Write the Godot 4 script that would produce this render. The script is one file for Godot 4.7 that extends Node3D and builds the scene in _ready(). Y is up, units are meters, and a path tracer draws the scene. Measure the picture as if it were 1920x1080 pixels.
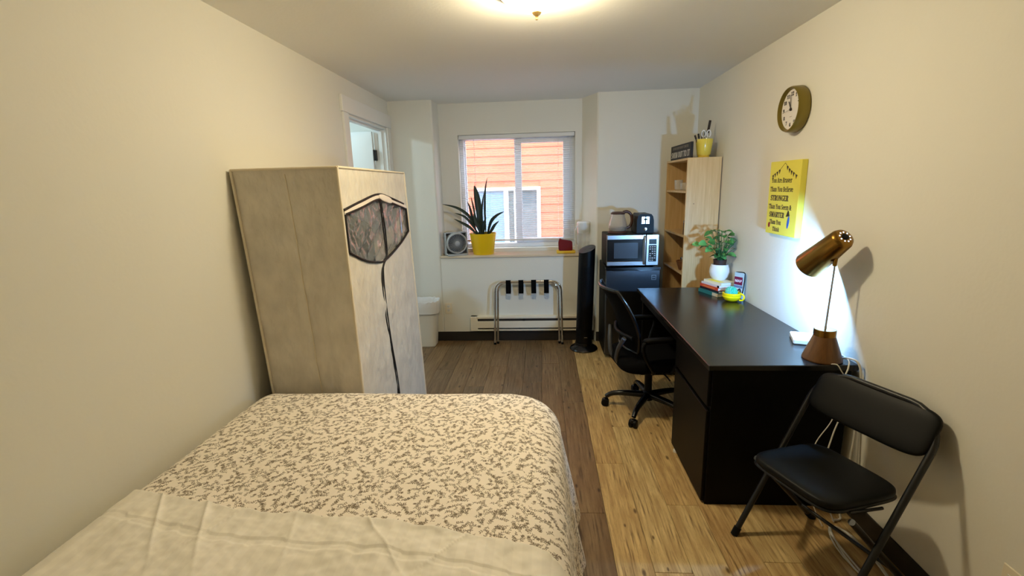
extends Node3D
# A narrow studio bedroom: bed in front, fabric wardrobe left, desk along the right wall, window in the far wall.

const XL := -1.49
const XR := 1.465
const H := 2.44
const ZR := 1.5
const ZB := -5.0
const ZLOW := -4.74
const ZC := -4.70

class MB:
	var vs := PackedVector3Array()
	var ns := PackedVector3Array()
	var us := PackedVector2Array()

	func tri(a: Vector3, b: Vector3, c: Vector3, na: Vector3, nb: Vector3, nc: Vector3, ua := Vector2.ZERO, ub := Vector2.ZERO, uc := Vector2.ZERO) -> void:
		var g := (b - a).cross(c - a)
		if g.dot(na + nb + nc) > 0.0:
			vs.append_array([a, c, b]); ns.append_array([na, nc, nb]); us.append_array([ua, uc, ub])
		else:
			vs.append_array([a, b, c]); ns.append_array([na, nb, nc]); us.append_array([ua, ub, uc])

	func quad(a: Vector3, b: Vector3, c: Vector3, d: Vector3, n: Vector3, ua := Vector2.ZERO, ub := Vector2.ZERO, uc := Vector2.ZERO, ud := Vector2.ZERO) -> void:
		tri(a, b, c, n, n, n, ua, ub, uc)
		tri(a, c, d, n, n, n, ua, uc, ud)

	func box(c: Vector3, s: Vector3, bev := 0.0, bas := Basis()) -> MB:
		var h := s * 0.5
		var b := minf(bev, minf(h.x, minf(h.y, h.z)) * 0.9)
		for ax in 3:
			var u := (ax + 1) % 3
			var w := (ax + 2) % 3
			for sg in [-1.0, 1.0]:
				var n := Vector3.ZERO
				n[ax] = sg
				var p := []
				for e in [[-1, -1], [1, -1], [1, 1], [-1, 1]]:
					var v := Vector3.ZERO
					v[ax] = sg * h[ax]; v[u] = e[0] * (h[u] - b); v[w] = e[1] * (h[w] - b)
					p.append(c + bas * v)
				quad(p[0], p[1], p[2], p[3], bas * n, Vector2(0, 0), Vector2(s[u], 0), Vector2(s[u], s[w]), Vector2(0, s[w]))
		if b > 0.0:
			for ax in 3:   # edges along ax
				var u := (ax + 1) % 3
				var w := (ax + 2) % 3
				for su in [-1.0, 1.0]:
					for sw in [-1.0, 1.0]:
						var n := Vector3.ZERO
						n[u] = su; n[w] = sw
						n = n.normalized()
						var p1 := Vector3.ZERO
						p1[u] = su * h[u]; p1[w] = sw * (h[w] - b); p1[ax] = h[ax] - b
						var p2 := Vector3.ZERO
						p2[u] = su * (h[u] - b); p2[w] = sw * h[w]; p2[ax] = h[ax] - b
						var p3 := p2
						p3[ax] = -p2[ax]
						var p4 := p1
						p4[ax] = -p1[ax]
						quad(c + bas * p1, c + bas * p2, c + bas * p3, c + bas * p4, bas * n)
			for sx in [-1.0, 1.0]:
				for sy in [-1.0, 1.0]:
					for sz in [-1.0, 1.0]:
						var n := Vector3(sx, sy, sz).normalized()
						var a := Vector3(sx * h.x, sy * (h.y - b), sz * (h.z - b))
						var d := Vector3(sx * (h.x - b), sy * h.y, sz * (h.z - b))
						var e := Vector3(sx * (h.x - b), sy * (h.y - b), sz * h.z)
						tri(c + bas * a, c + bas * d, c + bas * e, bas * n, bas * n, bas * n)
		return self

	func span(a: Vector3, b: Vector3, bev := 0.0) -> MB:   # box from corner to corner
		return box((a + b) * 0.5, (b - a).abs(), bev)

	func tube(pts: Array, r, sides := 8, caps := true) -> MB:
		var n := pts.size()
		var rr := []
		for i in n:
			rr.append(r[i] if r is Array else r)
		var tan := []
		for i in n:
			var t: Vector3 = (pts[mini(i + 1, n - 1)] - pts[maxi(i - 1, 0)])
			tan.append(t.normalized())
		var t0: Vector3 = tan[0]
		var x := t0.cross(Vector3.UP if absf(t0.y) < 0.9 else Vector3.RIGHT).normalized()
		var rings := []
		for i in n:
			var t: Vector3 = tan[i]
			x = (x - t * x.dot(t)).normalized()
			var y := t.cross(x)
			var ring := []
			for k in sides:
				var a := TAU * k / sides
				ring.append(x * cos(a) + y * sin(a))
			rings.append(ring)
		for i in n - 1:
			for k in sides:
				var k2 := (k + 1) % sides
				var a: Vector3 = rings[i][k]
				var b: Vector3 = rings[i][k2]
				var c: Vector3 = rings[i + 1][k2]
				var d: Vector3 = rings[i + 1][k]
				var P: Vector3 = pts[i]
				var Q: Vector3 = pts[i + 1]
				tri(P + a * rr[i], P + b * rr[i], Q + c * rr[i + 1], a, b, c)
				tri(P + a * rr[i], Q + c * rr[i + 1], Q + d * rr[i + 1], a, c, d)
		if caps:
			for e in [0, n - 1]:
				var nn: Vector3 = -tan[0] if e == 0 else tan[n - 1]
				for k in sides:
					tri(pts[e], pts[e] + rings[e][k] * rr[e], pts[e] + rings[e][(k + 1) % sides] * rr[e], nn, nn, nn)
		return self

	func lathe(prof: Array, seg := 24, at := Vector3.ZERO, bas := Basis(), squash := Vector2.ONE) -> MB:
		var m := prof.size()
		var sn := []
		for i in m - 1:
			var d: Vector2 = prof[i + 1] - prof[i]
			sn.append(Vector2(d.y, -d.x).normalized())
		for i in m - 1:
			var n0: Vector2 = sn[i]
			var n1: Vector2 = sn[i]
			if i > 0 and sn[i - 1].dot(sn[i]) > 0.72:
				n0 = (sn[i - 1] + sn[i]).normalized()
			if i < m - 2 and sn[i + 1].dot(sn[i]) > 0.72:
				n1 = (sn[i + 1] + sn[i]).normalized()
			var p: Vector2 = prof[i]
			var q: Vector2 = prof[i + 1]
			for k in seg:
				var a := TAU * k / seg
				var b := TAU * (k + 1) / seg
				var ca := Vector3(cos(a) * squash.x, 0, sin(a) * squash.y)
				var cb := Vector3(cos(b) * squash.x, 0, sin(b) * squash.y)
				var A := at + bas * (ca * p.x + Vector3.UP * p.y)
				var B := at + bas * (cb * p.x + Vector3.UP * p.y)
				var C := at + bas * (cb * q.x + Vector3.UP * q.y)
				var D := at + bas * (ca * q.x + Vector3.UP * q.y)
				var NA := (bas * (ca * n0.x + Vector3.UP * n0.y)).normalized()
				var NB := (bas * (cb * n0.x + Vector3.UP * n0.y)).normalized()
				var NC := (bas * (cb * n1.x + Vector3.UP * n1.y)).normalized()
				var ND := (bas * (ca * n1.x + Vector3.UP * n1.y)).normalized()
				var u0 := float(k) / seg
				var u1 := float(k + 1) / seg
				if p.x > 1e-6:
					tri(A, B, C, NA, NB, NC, Vector2(u0, p.y), Vector2(u1, p.y), Vector2(u1, q.y))
				if q.x > 1e-6:
					tri(A, C, D, NA, NC, ND, Vector2(u0, p.y), Vector2(u1, q.y), Vector2(u0, q.y))
		return self

	func prism(poly: PackedVector2Array, depth: float, xf := Transform3D()) -> MB:
		var cw := Geometry2D.is_polygon_clockwise(poly)
		var idx := Geometry2D.triangulate_polygon(poly)
		var f := func(p: Vector2, z: float) -> Vector3: return xf * Vector3(p.x, p.y, z)
		var nz := (xf.basis * Vector3(0, 0, 1)).normalized()
		for i in range(0, idx.size(), 3):
			for z in [0.0, depth]:
				var n := nz if (z == depth) == (depth > 0) else -nz
				tri(f.call(poly[idx[i]], z), f.call(poly[idx[i + 1]], z), f.call(poly[idx[i + 2]], z), n, n, n)
		for i in poly.size():
			var a := poly[i]
			var b := poly[(i + 1) % poly.size()]
			var d := (b - a).normalized()
			var n2 := Vector2(d.y, -d.x) if not cw else Vector2(-d.y, d.x)
			var n := (xf.basis * Vector3(n2.x, n2.y, 0)).normalized()
			quad(f.call(a, 0.0), f.call(b, 0.0), f.call(b, depth), f.call(a, depth), n)
		return self

	func grid(nu: int, nv: int, fn: Callable, flip := false, keep = null, wrap_u := false) -> MB:
		# fn(u, v) -> [Vector3, Vector2]
		var P := []
		var U := []
		for j in nv + 1:
			for i in nu + 1:
				var r: Array = fn.call(float(i) / nu, float(j) / nv)
				P.append(r[0]); U.append(r[1])
		var N := []
		for j in nv + 1:
			for i in nu + 1:
				var i0 := i - 1 if i > 0 else (nu - 1 if wrap_u else 0)
				var i1 := i + 1 if i < nu else (1 if wrap_u else nu)
				var du: Vector3 = P[j * (nu + 1) + i1] - P[j * (nu + 1) + i0]
				var dv: Vector3 = P[mini(j + 1, nv) * (nu + 1) + i] - P[maxi(j - 1, 0) * (nu + 1) + i]
				var n := du.cross(dv)
				if n.length_squared() < 1e-18:
					n = Vector3.UP
				n = n.normalized()
				N.append(-n if flip else n)
		for j in nv:
			for i in nu:
				if keep != null and not keep.call((i + 0.5) / nu, (j + 0.5) / nv):
					continue
				var a := j * (nu + 1) + i
				var b := a + 1
				var c := a + nu + 2
				var d := a + nu + 1
				tri(P[a], P[b], P[c], N[a], N[b], N[c], U[a], U[b], U[c])
				tri(P[a], P[c], P[d], N[a], N[c], N[d], U[a], U[c], U[d])
		return self

	func pad(c: Vector3, h: Vector3, e1 := 0.4, e2 := 0.4, nu := 32, nv := 16, bas := Basis()) -> MB:   # superellipsoid cushion, flat axis y
		var sp := func(x: float, e: float) -> float: return signf(x) * pow(absf(x), e)
		return grid(nu, nv, func(u: float, v: float) -> Array:
			var a := -u * TAU
			var w := (v - 0.5) * 2.0
			var r := cos(w * PI * 0.5)
			var yy := signf(w) * pow(maxf(0.0, 1.0 - pow(maxf(r, 0.0), 2.0 / e1)), e1 * 0.5)
			var p := Vector3(r * sp.call(cos(a), e2) * h.x, yy * h.y, r * sp.call(sin(a), e2) * h.z)
			return [c + bas * p, Vector2(u, v)], true, null, true)

	func mesh() -> ArrayMesh:
		var arr := []
		arr.resize(Mesh.ARRAY_MAX)
		arr[Mesh.ARRAY_VERTEX] = vs
		arr[Mesh.ARRAY_NORMAL] = ns
		arr[Mesh.ARRAY_TEX_UV] = us
		var m := ArrayMesh.new()
		m.add_surface_from_arrays(Mesh.PRIMITIVE_TRIANGLES, arr)
		return m

var M := {}
var taken := {}

func c8(r: float, g: float, b: float, a := 1.0) -> Color:
	return Color(r / 255.0, g / 255.0, b / 255.0, a)

func mat(col: Color, rough := 0.6, metal := 0.0) -> StandardMaterial3D:
	var m := StandardMaterial3D.new()
	m.albedo_color = col
	m.roughness = rough
	m.metallic = metal
	return m

func glass(col: Color, alpha: float, rough := 0.03) -> StandardMaterial3D:
	var m := mat(Color(col.r, col.g, col.b, alpha), rough)
	m.transparency = BaseMaterial3D.TRANSPARENCY_ALPHA
	return m

func obj(called: String, shape, material: Material, parent: Node = self) -> MeshInstance3D:
	var o := MeshInstance3D.new()
	o.mesh = shape.mesh() if shape is MB else shape
	o.material_override = material
	o.name = numbered(called) if parent == self else called
	parent.add_child(o, true)
	return o

func numbered(called: String) -> String:
	if not taken.has(called):
		taken[called] = 0
		return called
	taken[called] += 1
	return "%s_%03d" % [called, taken[called]]

func tag(o: Node, label: String, category: String, group := "", kind := "") -> Node:
	o.set_meta("label", label)
	o.set_meta("category", category)
	if group: o.set_meta("group", group)
	if kind: o.set_meta("kind", kind)
	return o

func thing(called: String, label: String, category: String, at := Vector3.ZERO, turn := 0.0, group := "") -> Node3D:
	var o := Node3D.new()
	o.name = numbered(called)
	add_child(o)
	o.position = at
	o.rotation.y = turn
	tag(o, label, category, group)
	return o

func struct(called: String, shape, material: Material, label := "", category := "") -> MeshInstance3D:
	var o := obj(called, shape, material)
	o.set_meta("kind", "structure")
	if label: o.set_meta("label", label)
	if category: o.set_meta("category", category)
	return o

func words(text: String, size: float, m: Material, parent: Node, xf: Transform3D, called := "lettering", fontname := "Droid Sans", bold := false, italic := false) -> MeshInstance3D:
	var t := TextMesh.new()
	var f := SystemFont.new()
	f.font_names = PackedStringArray([fontname])
	if bold: f.font_weight = 700
	f.font_italic = italic
	t.font = f
	t.text = text
	t.font_size = 32
	t.pixel_size = size / 32.0
	t.depth = 0.0015
	t.curve_step = 1.5
	var o := MeshInstance3D.new()
	o.mesh = t
	o.material_override = m
	o.name = called
	o.transform = xf
	parent.add_child(o, true)
	return o

func arc(c: Vector3, x: Vector3, y: Vector3, r: float, a0: float, a1: float, n: int) -> Array:
	var out := []
	for i in n + 1:
		var a := lerpf(a0, a1, float(i) / n)
		out.append(c + x * (cos(a) * r) + y * (sin(a) * r))
	return out

func smooth(pts: Array, n := 6) -> Array:   # Catmull-Rom through the points
	var out := []
	for i in pts.size() - 1:
		var p0: Vector3 = pts[maxi(i - 1, 0)]
		var p1: Vector3 = pts[i]
		var p2: Vector3 = pts[i + 1]
		var p3: Vector3 = pts[mini(i + 2, pts.size() - 1)]
		for k in n:
			out.append(p1.cubic_interpolate(p2, p0, p3, float(k) / n))
	out.append(pts[pts.size() - 1])
	return out

func frame_to(y: Vector3) -> Basis:   # basis whose y axis runs along the vector
	y = y.normalized()
	var x := y.cross(Vector3(0, 0, 1) if absf(y.z) < 0.9 else Vector3(1, 0, 0)).normalized()
	return Basis(x, y, x.cross(y))

func noise(seed_: int, freq: float, oct := 3) -> FastNoiseLite:
	var n := FastNoiseLite.new()
	n.seed = seed_
	n.frequency = freq
	n.noise_type = FastNoiseLite.TYPE_SIMPLEX_SMOOTH
	n.fractal_type = FastNoiseLite.FRACTAL_FBM
	n.fractal_octaves = oct
	return n

func tex(im: Image) -> ImageTexture:
	return ImageTexture.create_from_image(im)

func noise_tex(seed_: int, size: int, freq: float, oct := 3, lo := 0.0, hi := 1.0) -> NoiseTexture2D:
	var t := NoiseTexture2D.new()
	t.noise = noise(seed_, freq, oct)
	t.width = size
	t.height = size
	t.seamless = true
	var g := Gradient.new()
	g.set_color(0, Color(lo, lo, lo))
	g.set_color(1, Color(hi, hi, hi))
	t.color_ramp = g
	return t

# ---------------------------------------------------------------- textures
func wood_floor_image() -> Image:   # 4 boards wide (0.632 m) by 1.22 m, grain along v
	var w := 512
	var h := 1024
	var im := Image.create(w, h, false, Image.FORMAT_RGB8)
	var a := noise(11, 1.0, 4)
	var b := noise(12, 1.0, 3)
	var c := noise(13, 1.0, 2)
	var d := noise(14, 1.0, 2)
	var rng := RandomNumberGenerator.new()
	rng.seed = 5
	var knots := []
	for i in 9:
		knots.append(Vector3(rng.randf() * w, rng.randf() * h, rng.randf_range(3.0, 7.0)))
	var pale := Color(0.87, 0.79, 0.63)
	var mid := Color(0.70, 0.60, 0.45)
	var dark := Color(0.36, 0.28, 0.19)
	for y in h:
		for x in w:
			var board := x / 128
			var yy := y + board * 3000
			var wob := b.get_noise_2d(x * 0.004, yy * 0.0022) * 11.0
			var fine := a.get_noise_2d((x + wob * 0.4) * 0.075, yy * 0.0035)
			var streak := c.get_noise_2d((x + wob) * 0.03, yy * 0.0016 + 50.0)
			var patch := d.get_noise_2d(x * 0.012, yy * 0.006 + 90.0)
			var grain := a.get_noise_2d(x * 0.35, yy * 0.012 + 300.0)
			var t := 0.42 + 0.55 * streak + 0.45 * fine + 0.35 * patch
			var col := mid.lerp(pale, clampf(t, 0.0, 1.0))
			var dk := clampf((-fine - 0.12) * 2.2, 0.0, 1.0) * clampf(0.45 + patch * 1.6, 0.0, 1.0)
			dk = maxf(dk * 0.6, clampf((-grain - 0.30) * 1.4, 0.0, 0.3))
			col = col.lerp(dark, dk)
			im.set_pixel(x, y, col)
	for k in knots:
		var r: float = k.z
		for dy in range(int(-r * 6), int(r * 6) + 1):
			for dx in range(int(-r * 2), int(r * 2) + 1):
				var e := sqrt(pow(dx / r, 2.0) + pow(dy / (r * 2.6), 2.0))
				if e < 1.6:
					var px := int(k.x + dx)
					var py := int(k.y + dy)
					if px >= 0 and px < w and py >= 0 and py < h:
						var t := clampf(1.3 - e, 0.0, 0.85)
						im.set_pixel(px, py, im.get_pixel(px, py).lerp(dark, t))
	return im

func wood_image(seed_: int, pale: Color, dark: Color, across := 0.05, along := 0.004, amp := 0.9) -> Image:   # grain along v
	var w := 256
	var h := 512
	var im := Image.create(w, h, false, Image.FORMAT_RGB8)
	var a := noise(seed_, 1.0, 4)
	var b := noise(seed_ + 1, 1.0, 2)
	for y in h:
		for x in w:
			var t := 0.5 + amp * (0.5 * a.get_noise_2d(x * across, y * along) + 0.35 * b.get_noise_2d(x * across * 6.0, y * along * 3.0))
			im.set_pixel(x, y, dark.lerp(pale, clampf(t, 0.0, 1.0)))
	return im

func dot_at(im: Image, n: int, cx: float, cy: float, rx: float, ry: float, ang: float, col: Color, str := 1.0) -> void:
	var R := int(ceil(maxf(rx, ry))) + 1
	var ca := cos(ang)
	var sa := sin(ang)
	for dy in range(-R, R + 1):
		for dx in range(-R, R + 1):
			var u := (dx * ca + dy * sa) / rx
			var v := (-dx * sa + dy * ca) / ry
			var e := u * u + v * v
			if e < 1.25:
				var px := posmod(int(cx) + dx, n)
				var py := posmod(int(cy) + dy, n)
				im.set_pixel(px, py, im.get_pixel(px, py).lerp(col, str * clampf((1.25 - e) * 2.0, 0.0, 1.0)))

func floral_image() -> Image:   # sprigged print, 0.5 m square
	var n := 1024
	var im := Image.create(n, n, false, Image.FORMAT_RGB8)
	im.fill(c8(250, 240, 226))
	var rng := RandomNumberGenerator.new()
	rng.seed = 77
	var ink := c8(112, 98, 80)
	var pale := c8(158, 143, 122)
	var cells := 22
	for v in cells * cells:
		var p := Vector2((v % cells) + rng.randf_range(0.0, 0.9), (v / cells) + rng.randf_range(0.0, 0.9)) * (float(n) / cells)
		var a := rng.randf() * TAU
		var bend := rng.randf_range(-0.09, 0.09)
		for s in rng.randi_range(12, 24):
			dot_at(im, n, p.x, p.y, 1.5, 1.5, 0.0, ink, 0.85)
			p += Vector2(cos(a), sin(a)) * 3.2
			a += bend + rng.randf_range(-0.08, 0.08)
			if s % 4 == 2:
				for side in [1.0, -1.0]:
					if rng.randf() < 0.22:
						continue
					var la: float = a + side * rng.randf_range(0.6, 1.1)
					var l := rng.randf_range(5.5, 9.5)
					var q := p + Vector2(cos(la), sin(la)) * (l + 2.0)
					dot_at(im, n, q.x, q.y, l, rng.randf_range(2.7, 3.9), la, ink if rng.randf() < 0.6 else pale, 0.9)
		if v % 4 == 0:   # a blossom at the end of the spray
			for k in 6:
				var fa := TAU * k / 6.0 + a
				dot_at(im, n, p.x + cos(fa) * 6.5, p.y + sin(fa) * 6.5, 5.5, 3.8, fa, pale if k % 2 else ink, 0.85)
			dot_at(im, n, p.x, p.y, 5.0, 5.0, 0.0, ink, 1.0)
	return im

func stripe_image() -> Image:   # woven satin stripe of the sheet
	var n := 256
	var im := Image.create(n, n, false, Image.FORMAT_RGB8)
	var nz := noise(31, 0.08, 3)
	for y in n:
		for x in n:
			var s := 1.0 if (x / 32) % 2 == 0 else 0.0
			var t := nz.get_noise_2d(x, y) * 0.02
			var k := 0.985 - 0.018 * s + t * 0.3
			im.set_pixel(x, y, Color(k, k * 0.975, k * 0.925))
	return im

func materials() -> void:
	var peel := noise_tex(3, 256, 0.06, 3)
	var wall := mat(c8(227, 224, 212), 0.72)
	wall.heightmap_enabled = true
	wall.heightmap_texture = peel
	wall.heightmap_scale = 0.03
	wall.uv1_triplanar = true
	wall.uv1_world_triplanar = true
	wall.uv1_scale = Vector3(2.4, 2.4, 2.4)
	M.wall = wall
	var ceil := wall.duplicate()
	ceil.albedo_color = c8(238, 236, 228)
	M.ceiling = ceil
	M.trim = mat(c8(232, 230, 224), 0.4)
	M.rubber_base = mat(c8(38, 33, 29), 0.45)
	var fi := tex(wood_floor_image())
	M.boards = []
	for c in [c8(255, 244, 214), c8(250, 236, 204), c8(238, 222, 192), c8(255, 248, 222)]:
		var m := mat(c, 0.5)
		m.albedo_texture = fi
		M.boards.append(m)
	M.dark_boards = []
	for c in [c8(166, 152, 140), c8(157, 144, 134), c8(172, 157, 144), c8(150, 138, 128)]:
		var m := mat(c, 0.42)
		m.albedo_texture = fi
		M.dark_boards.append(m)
	M.black = mat(c8(8, 8, 9), 0.5)
	M.black.metallic_specular = 0.3
	M.black_gloss = mat(c8(10, 10, 12), 0.18)
	M.black_satin = mat(c8(6, 6, 7), 0.42)
	M.black_satin.metallic_specular = 0.3
	M.black_metal = mat(c8(14, 14, 15), 0.38)
	M.vinyl = mat(c8(9, 9, 9), 0.48)
	M.vinyl.metallic_specular = 0.32
	M.mesh_cloth = mat(c8(7, 7, 8), 0.85)
	M.mesh_cloth.metallic_specular = 0.2
	M.desk_top = mat(c8(20, 18, 16), 0.24)
	M.desk = mat(c8(9, 7, 6), 0.45)
	M.desk.metallic_specular = 0.25
	M.chrome = mat(c8(225, 225, 225), 0.08, 1.0)
	M.steel = mat(c8(190, 192, 195), 0.28, 1.0)
	M.dark_steel = mat(c8(92, 94, 99), 0.3, 1.0)
	M.brass = mat(c8(146, 110, 50), 0.26, 1.0)
	M.white = mat(c8(238, 238, 236), 0.35)
	M.white_matte = mat(c8(232, 230, 224), 0.6)
	M.white_plastic = mat(c8(226, 224, 218), 0.35)
	M.bag = mat(c8(236, 236, 238), 0.25)
	M.bag.backlight_enabled = true
	M.bag.backlight = Color(0.4, 0.4, 0.4)
	M.yellow = mat(c8(240, 196, 20), 0.35)
	M.yellow_glaze = mat(c8(232, 205, 80), 0.2)
	M.cream = mat(c8(232, 222, 200), 0.6)
	M.grey_plastic = mat(c8(170, 172, 174), 0.4)
	M.dark_grey = mat(c8(62, 64, 68), 0.45)
	M.red = mat(c8(110, 8, 14), 0.85)
	M.clear = glass(Color(0.96, 0.98, 0.98), 0.10, 0.02)
	M.pane = glass(Color(0.9, 0.95, 0.97), 0.06, 0.01)
	M.soil = mat(c8(48, 34, 24), 0.95)
	var canvas := mat(c8(230, 222, 207), 0.85)
	canvas.heightmap_enabled = true
	canvas.heightmap_texture = noise_tex(8, 256, 0.035, 4)
	canvas.heightmap_scale = 0.5
	canvas.uv1_triplanar = true
	canvas.uv1_scale = Vector3(2.2, 1.3, 2.2)
	canvas.rim_enabled = true
	canvas.rim = 0.2
	canvas.backlight_enabled = true
	canvas.backlight = Color(0.12, 0.11, 0.10)
	canvas.albedo_texture = noise_tex(9, 512, 0.008, 5, 0.90, 1.0)
	M.canvas = canvas
	M.canvas_pipe = mat(c8(226, 214, 190), 0.8)
	var oak := mat(Color.WHITE, 0.42)
	oak.albedo_texture = tex(wood_image(40, c8(230, 198, 144), c8(200, 160, 102), 0.03, 0.003, 0.8))
	oak.uv1_triplanar = true
	oak.uv1_scale = Vector3(3.0, 0.9, 3.0)
	M.oak = oak
	var od := mat(Color.WHITE, 0.5)
	od.albedo_texture = tex(wood_image(47, c8(136, 88, 40), c8(98, 58, 22), 0.03, 0.003, 0.8))
	od.uv1_triplanar = true
	od.uv1_scale = Vector3(3.0, 0.9, 3.0)
	M.oak_dark = od
	var base := mat(c8(255, 255, 255), 0.4)
	base.albedo_texture = tex(wood_image(44, c8(122, 82, 40), c8(74, 46, 20), 0.06, 0.006, 0.9))
	base.uv1_triplanar = true
	base.uv1_scale = Vector3(4, 1.5, 4)
	M.walnut = base
	var sill := mat(c8(214, 198, 172), 0.28)
	M.sill = sill
	var fl := mat(Color.WHITE, 0.82)
	fl.albedo_texture = tex(floral_image())
	fl.rim_enabled = true
	fl.rim = 0.25
	M.floral = fl
	var sh := mat(Color.WHITE, 0.7)
	sh.albedo_texture = tex(stripe_image())
	sh.rim_enabled = true
	sh.rim = 0.2
	M.sheet = sh
	M.mattress = mat(c8(225, 220, 210), 0.8)

# ---------------------------------------------------------------- main
func _ready() -> void:
	setup_view()
	materials()
	build_shell()
	build_floor()
	build_window()
	build_outside()
	build_door()
	build_ceiling_light()
	build_bed()
	build_wardrobe()
	build_desk()
	build_bookshelf()
	build_fridge()
	build_office_chair()
	build_folding_chair()
	build_tower_fan()
	build_luggage_rack()
	build_heater_outlets()
	build_bin()
	build_sill_things()
	build_desk_lamp()
	build_desk_things()
	build_wall_things()
	build_shelf_things()
	build_cables()

func setup_view() -> void:
	var cam := Camera3D.new()
	cam.name = "camera"
	cam.position = Vector3(0, 1.6013, 0)
	cam.rotation_order = EULER_ORDER_YXZ
	cam.rotation = Vector3(-0.2138, 0.068, -0.0279)
	cam.fov = rad_to_deg(2.0 * atan(540.0 / 877.288))
	cam.near = 0.05
	cam.far = 100.0
	add_child(cam)
	cam.current = true
	var env := Environment.new()
	env.background_mode = Environment.BG_SKY
	var sky := Sky.new()
	var sm := ProceduralSkyMaterial.new()
	sm.sky_top_color = c8(206, 220, 240)
	sm.sky_horizon_color = c8(232, 238, 246)
	sm.ground_bottom_color = c8(120, 118, 112)
	sm.ground_horizon_color = c8(180, 180, 178)
	sm.sky_energy_multiplier = 3.0
	sm.ground_energy_multiplier = 1.0
	sky.sky_material = sm
	env.sky = sky
	env.tonemap_mode = Environment.TONE_MAPPER_LINEAR
	env.tonemap_exposure = 1.0
	env.sdfgi_enabled = true
	env.ssao_enabled = true
	env.ssil_enabled = true
	var we := WorldEnvironment.new()
	we.name = "environment"
	we.environment = env
	add_child(we)

func lamp(parent: Node, at: Vector3, col: Color, energy: float, size: float) -> void:
	var l := OmniLight3D.new()
	l.name = "light"
	l.position = at
	l.light_color = col
	l.light_energy = energy
	l.light_size = size
	l.omni_range = 12.0
	l.omni_attenuation = 2.0
	l.shadow_enabled = true
	parent.add_child(l, true)

# ---------------------------------------------------------------- shell
func build_shell() -> void:
	var t := 0.12
	var b := MB.new()   # left wall with the door opening
	b.span(Vector3(XL - t, 0, ZR), Vector3(XL, H, -3.71))
	b.span(Vector3(XL - t, 2.18, -3.71), Vector3(XL, H, -4.64))
	b.span(Vector3(XL - t, 0, -4.64), Vector3(XL, H, -5.15))
	struct("wall_left", b, M.wall, "long off-white wall on the left with the doorway", "wall")
	struct("wall_right", MB.new().span(Vector3(XR, 0, ZR), Vector3(XR + t, H, -5.15)), M.wall, "off-white wall on the right behind the desk", "wall")
	struct("wall_rear", MB.new().span(Vector3(XL - t, 0, ZR), Vector3(XR + t, H, ZR + t)), M.wall, "off-white wall at the head of the bed", "wall")
	struct("ceiling", MB.new().span(Vector3(XL - t, H, ZR + t), Vector3(XR + t, H + 0.12, -5.15)), M.ceiling, "plain grey-white ceiling", "ceiling")
	b = MB.new()   # far wall, window opening x -0.86..0.345, y 0.955..2.13
	b.span(Vector3(XL, 0, ZB), Vector3(-0.86, H, -5.15))
	b.span(Vector3(0.345, 0, ZB), Vector3(XR, H, -5.15))
	b.span(Vector3(-0.86, 2.13, ZB), Vector3(0.345, H, -5.15))
	b.span(Vector3(-0.86, 0, ZB), Vector3(0.345, 0.955, -5.15))
	b.span(Vector3(-1.055, 0, ZLOW), Vector3(0.54, 0.893, ZB))
	# rounded corner of the left return
	b.prism(PackedVector2Array([Vector2(XL, -ZLOW), Vector2(-1.070, -ZLOW), Vector2(-1.061, -ZLOW + 0.004), Vector2(-1.055, -ZLOW + 0.012), Vector2(-1.05, -ZB), Vector2(XL, -ZB)]), H, Transform3D(Basis(Vector3(1, 0, 0), Vector3(0, 0, -1), Vector3(0, 1, 0)), Vector3.ZERO))
	# right return, its side splayed
	b.prism(PackedVector2Array([Vector2(0.545, -ZC), Vector2(XR, -ZC), Vector2(XR, -ZB), Vector2(0.415, -ZB), Vector2(0.532, -ZC + 0.012)]), H, Transform3D(Basis(Vector3(1, 0, 0), Vector3(0, 0, -1), Vector3(0, 1, 0)), Vector3.ZERO))
	struct("wall_back", b, M.wall, "off-white far wall with the window recess", "wall")
	var sl := struct("trim_1", MB.new().span(Vector3(-1.052, 0.893, -4.725), Vector3(0.47, 0.918, -4.998), 0.004), M.sill, "pale window ledge running across the far wall", "window sill")
	sl.set_meta("label", "pale window ledge running across the far wall")
	# dark rubber base
	struct("baseboard_left", MB.new().span(Vector3(XL, 0.003, ZR), Vector3(XL + 0.008, 0.1, -3.6), 0.002), M.rubber_base)
	struct("baseboard_right", MB.new().span(Vector3(XR - 0.008, 0.003, ZR), Vector3(XR, 0.1, ZC), 0.002), M.rubber_base)
	struct("baseboard_back", MB.new().span(Vector3(XL, 0.003, ZLOW), Vector3(0.54, 0.103, ZLOW + 0.008), 0.002).span(Vector3(0.54, 0.003, ZC), Vector3(XR, 0.103, ZC + 0.008), 0.002), M.rubber_base)

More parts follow.
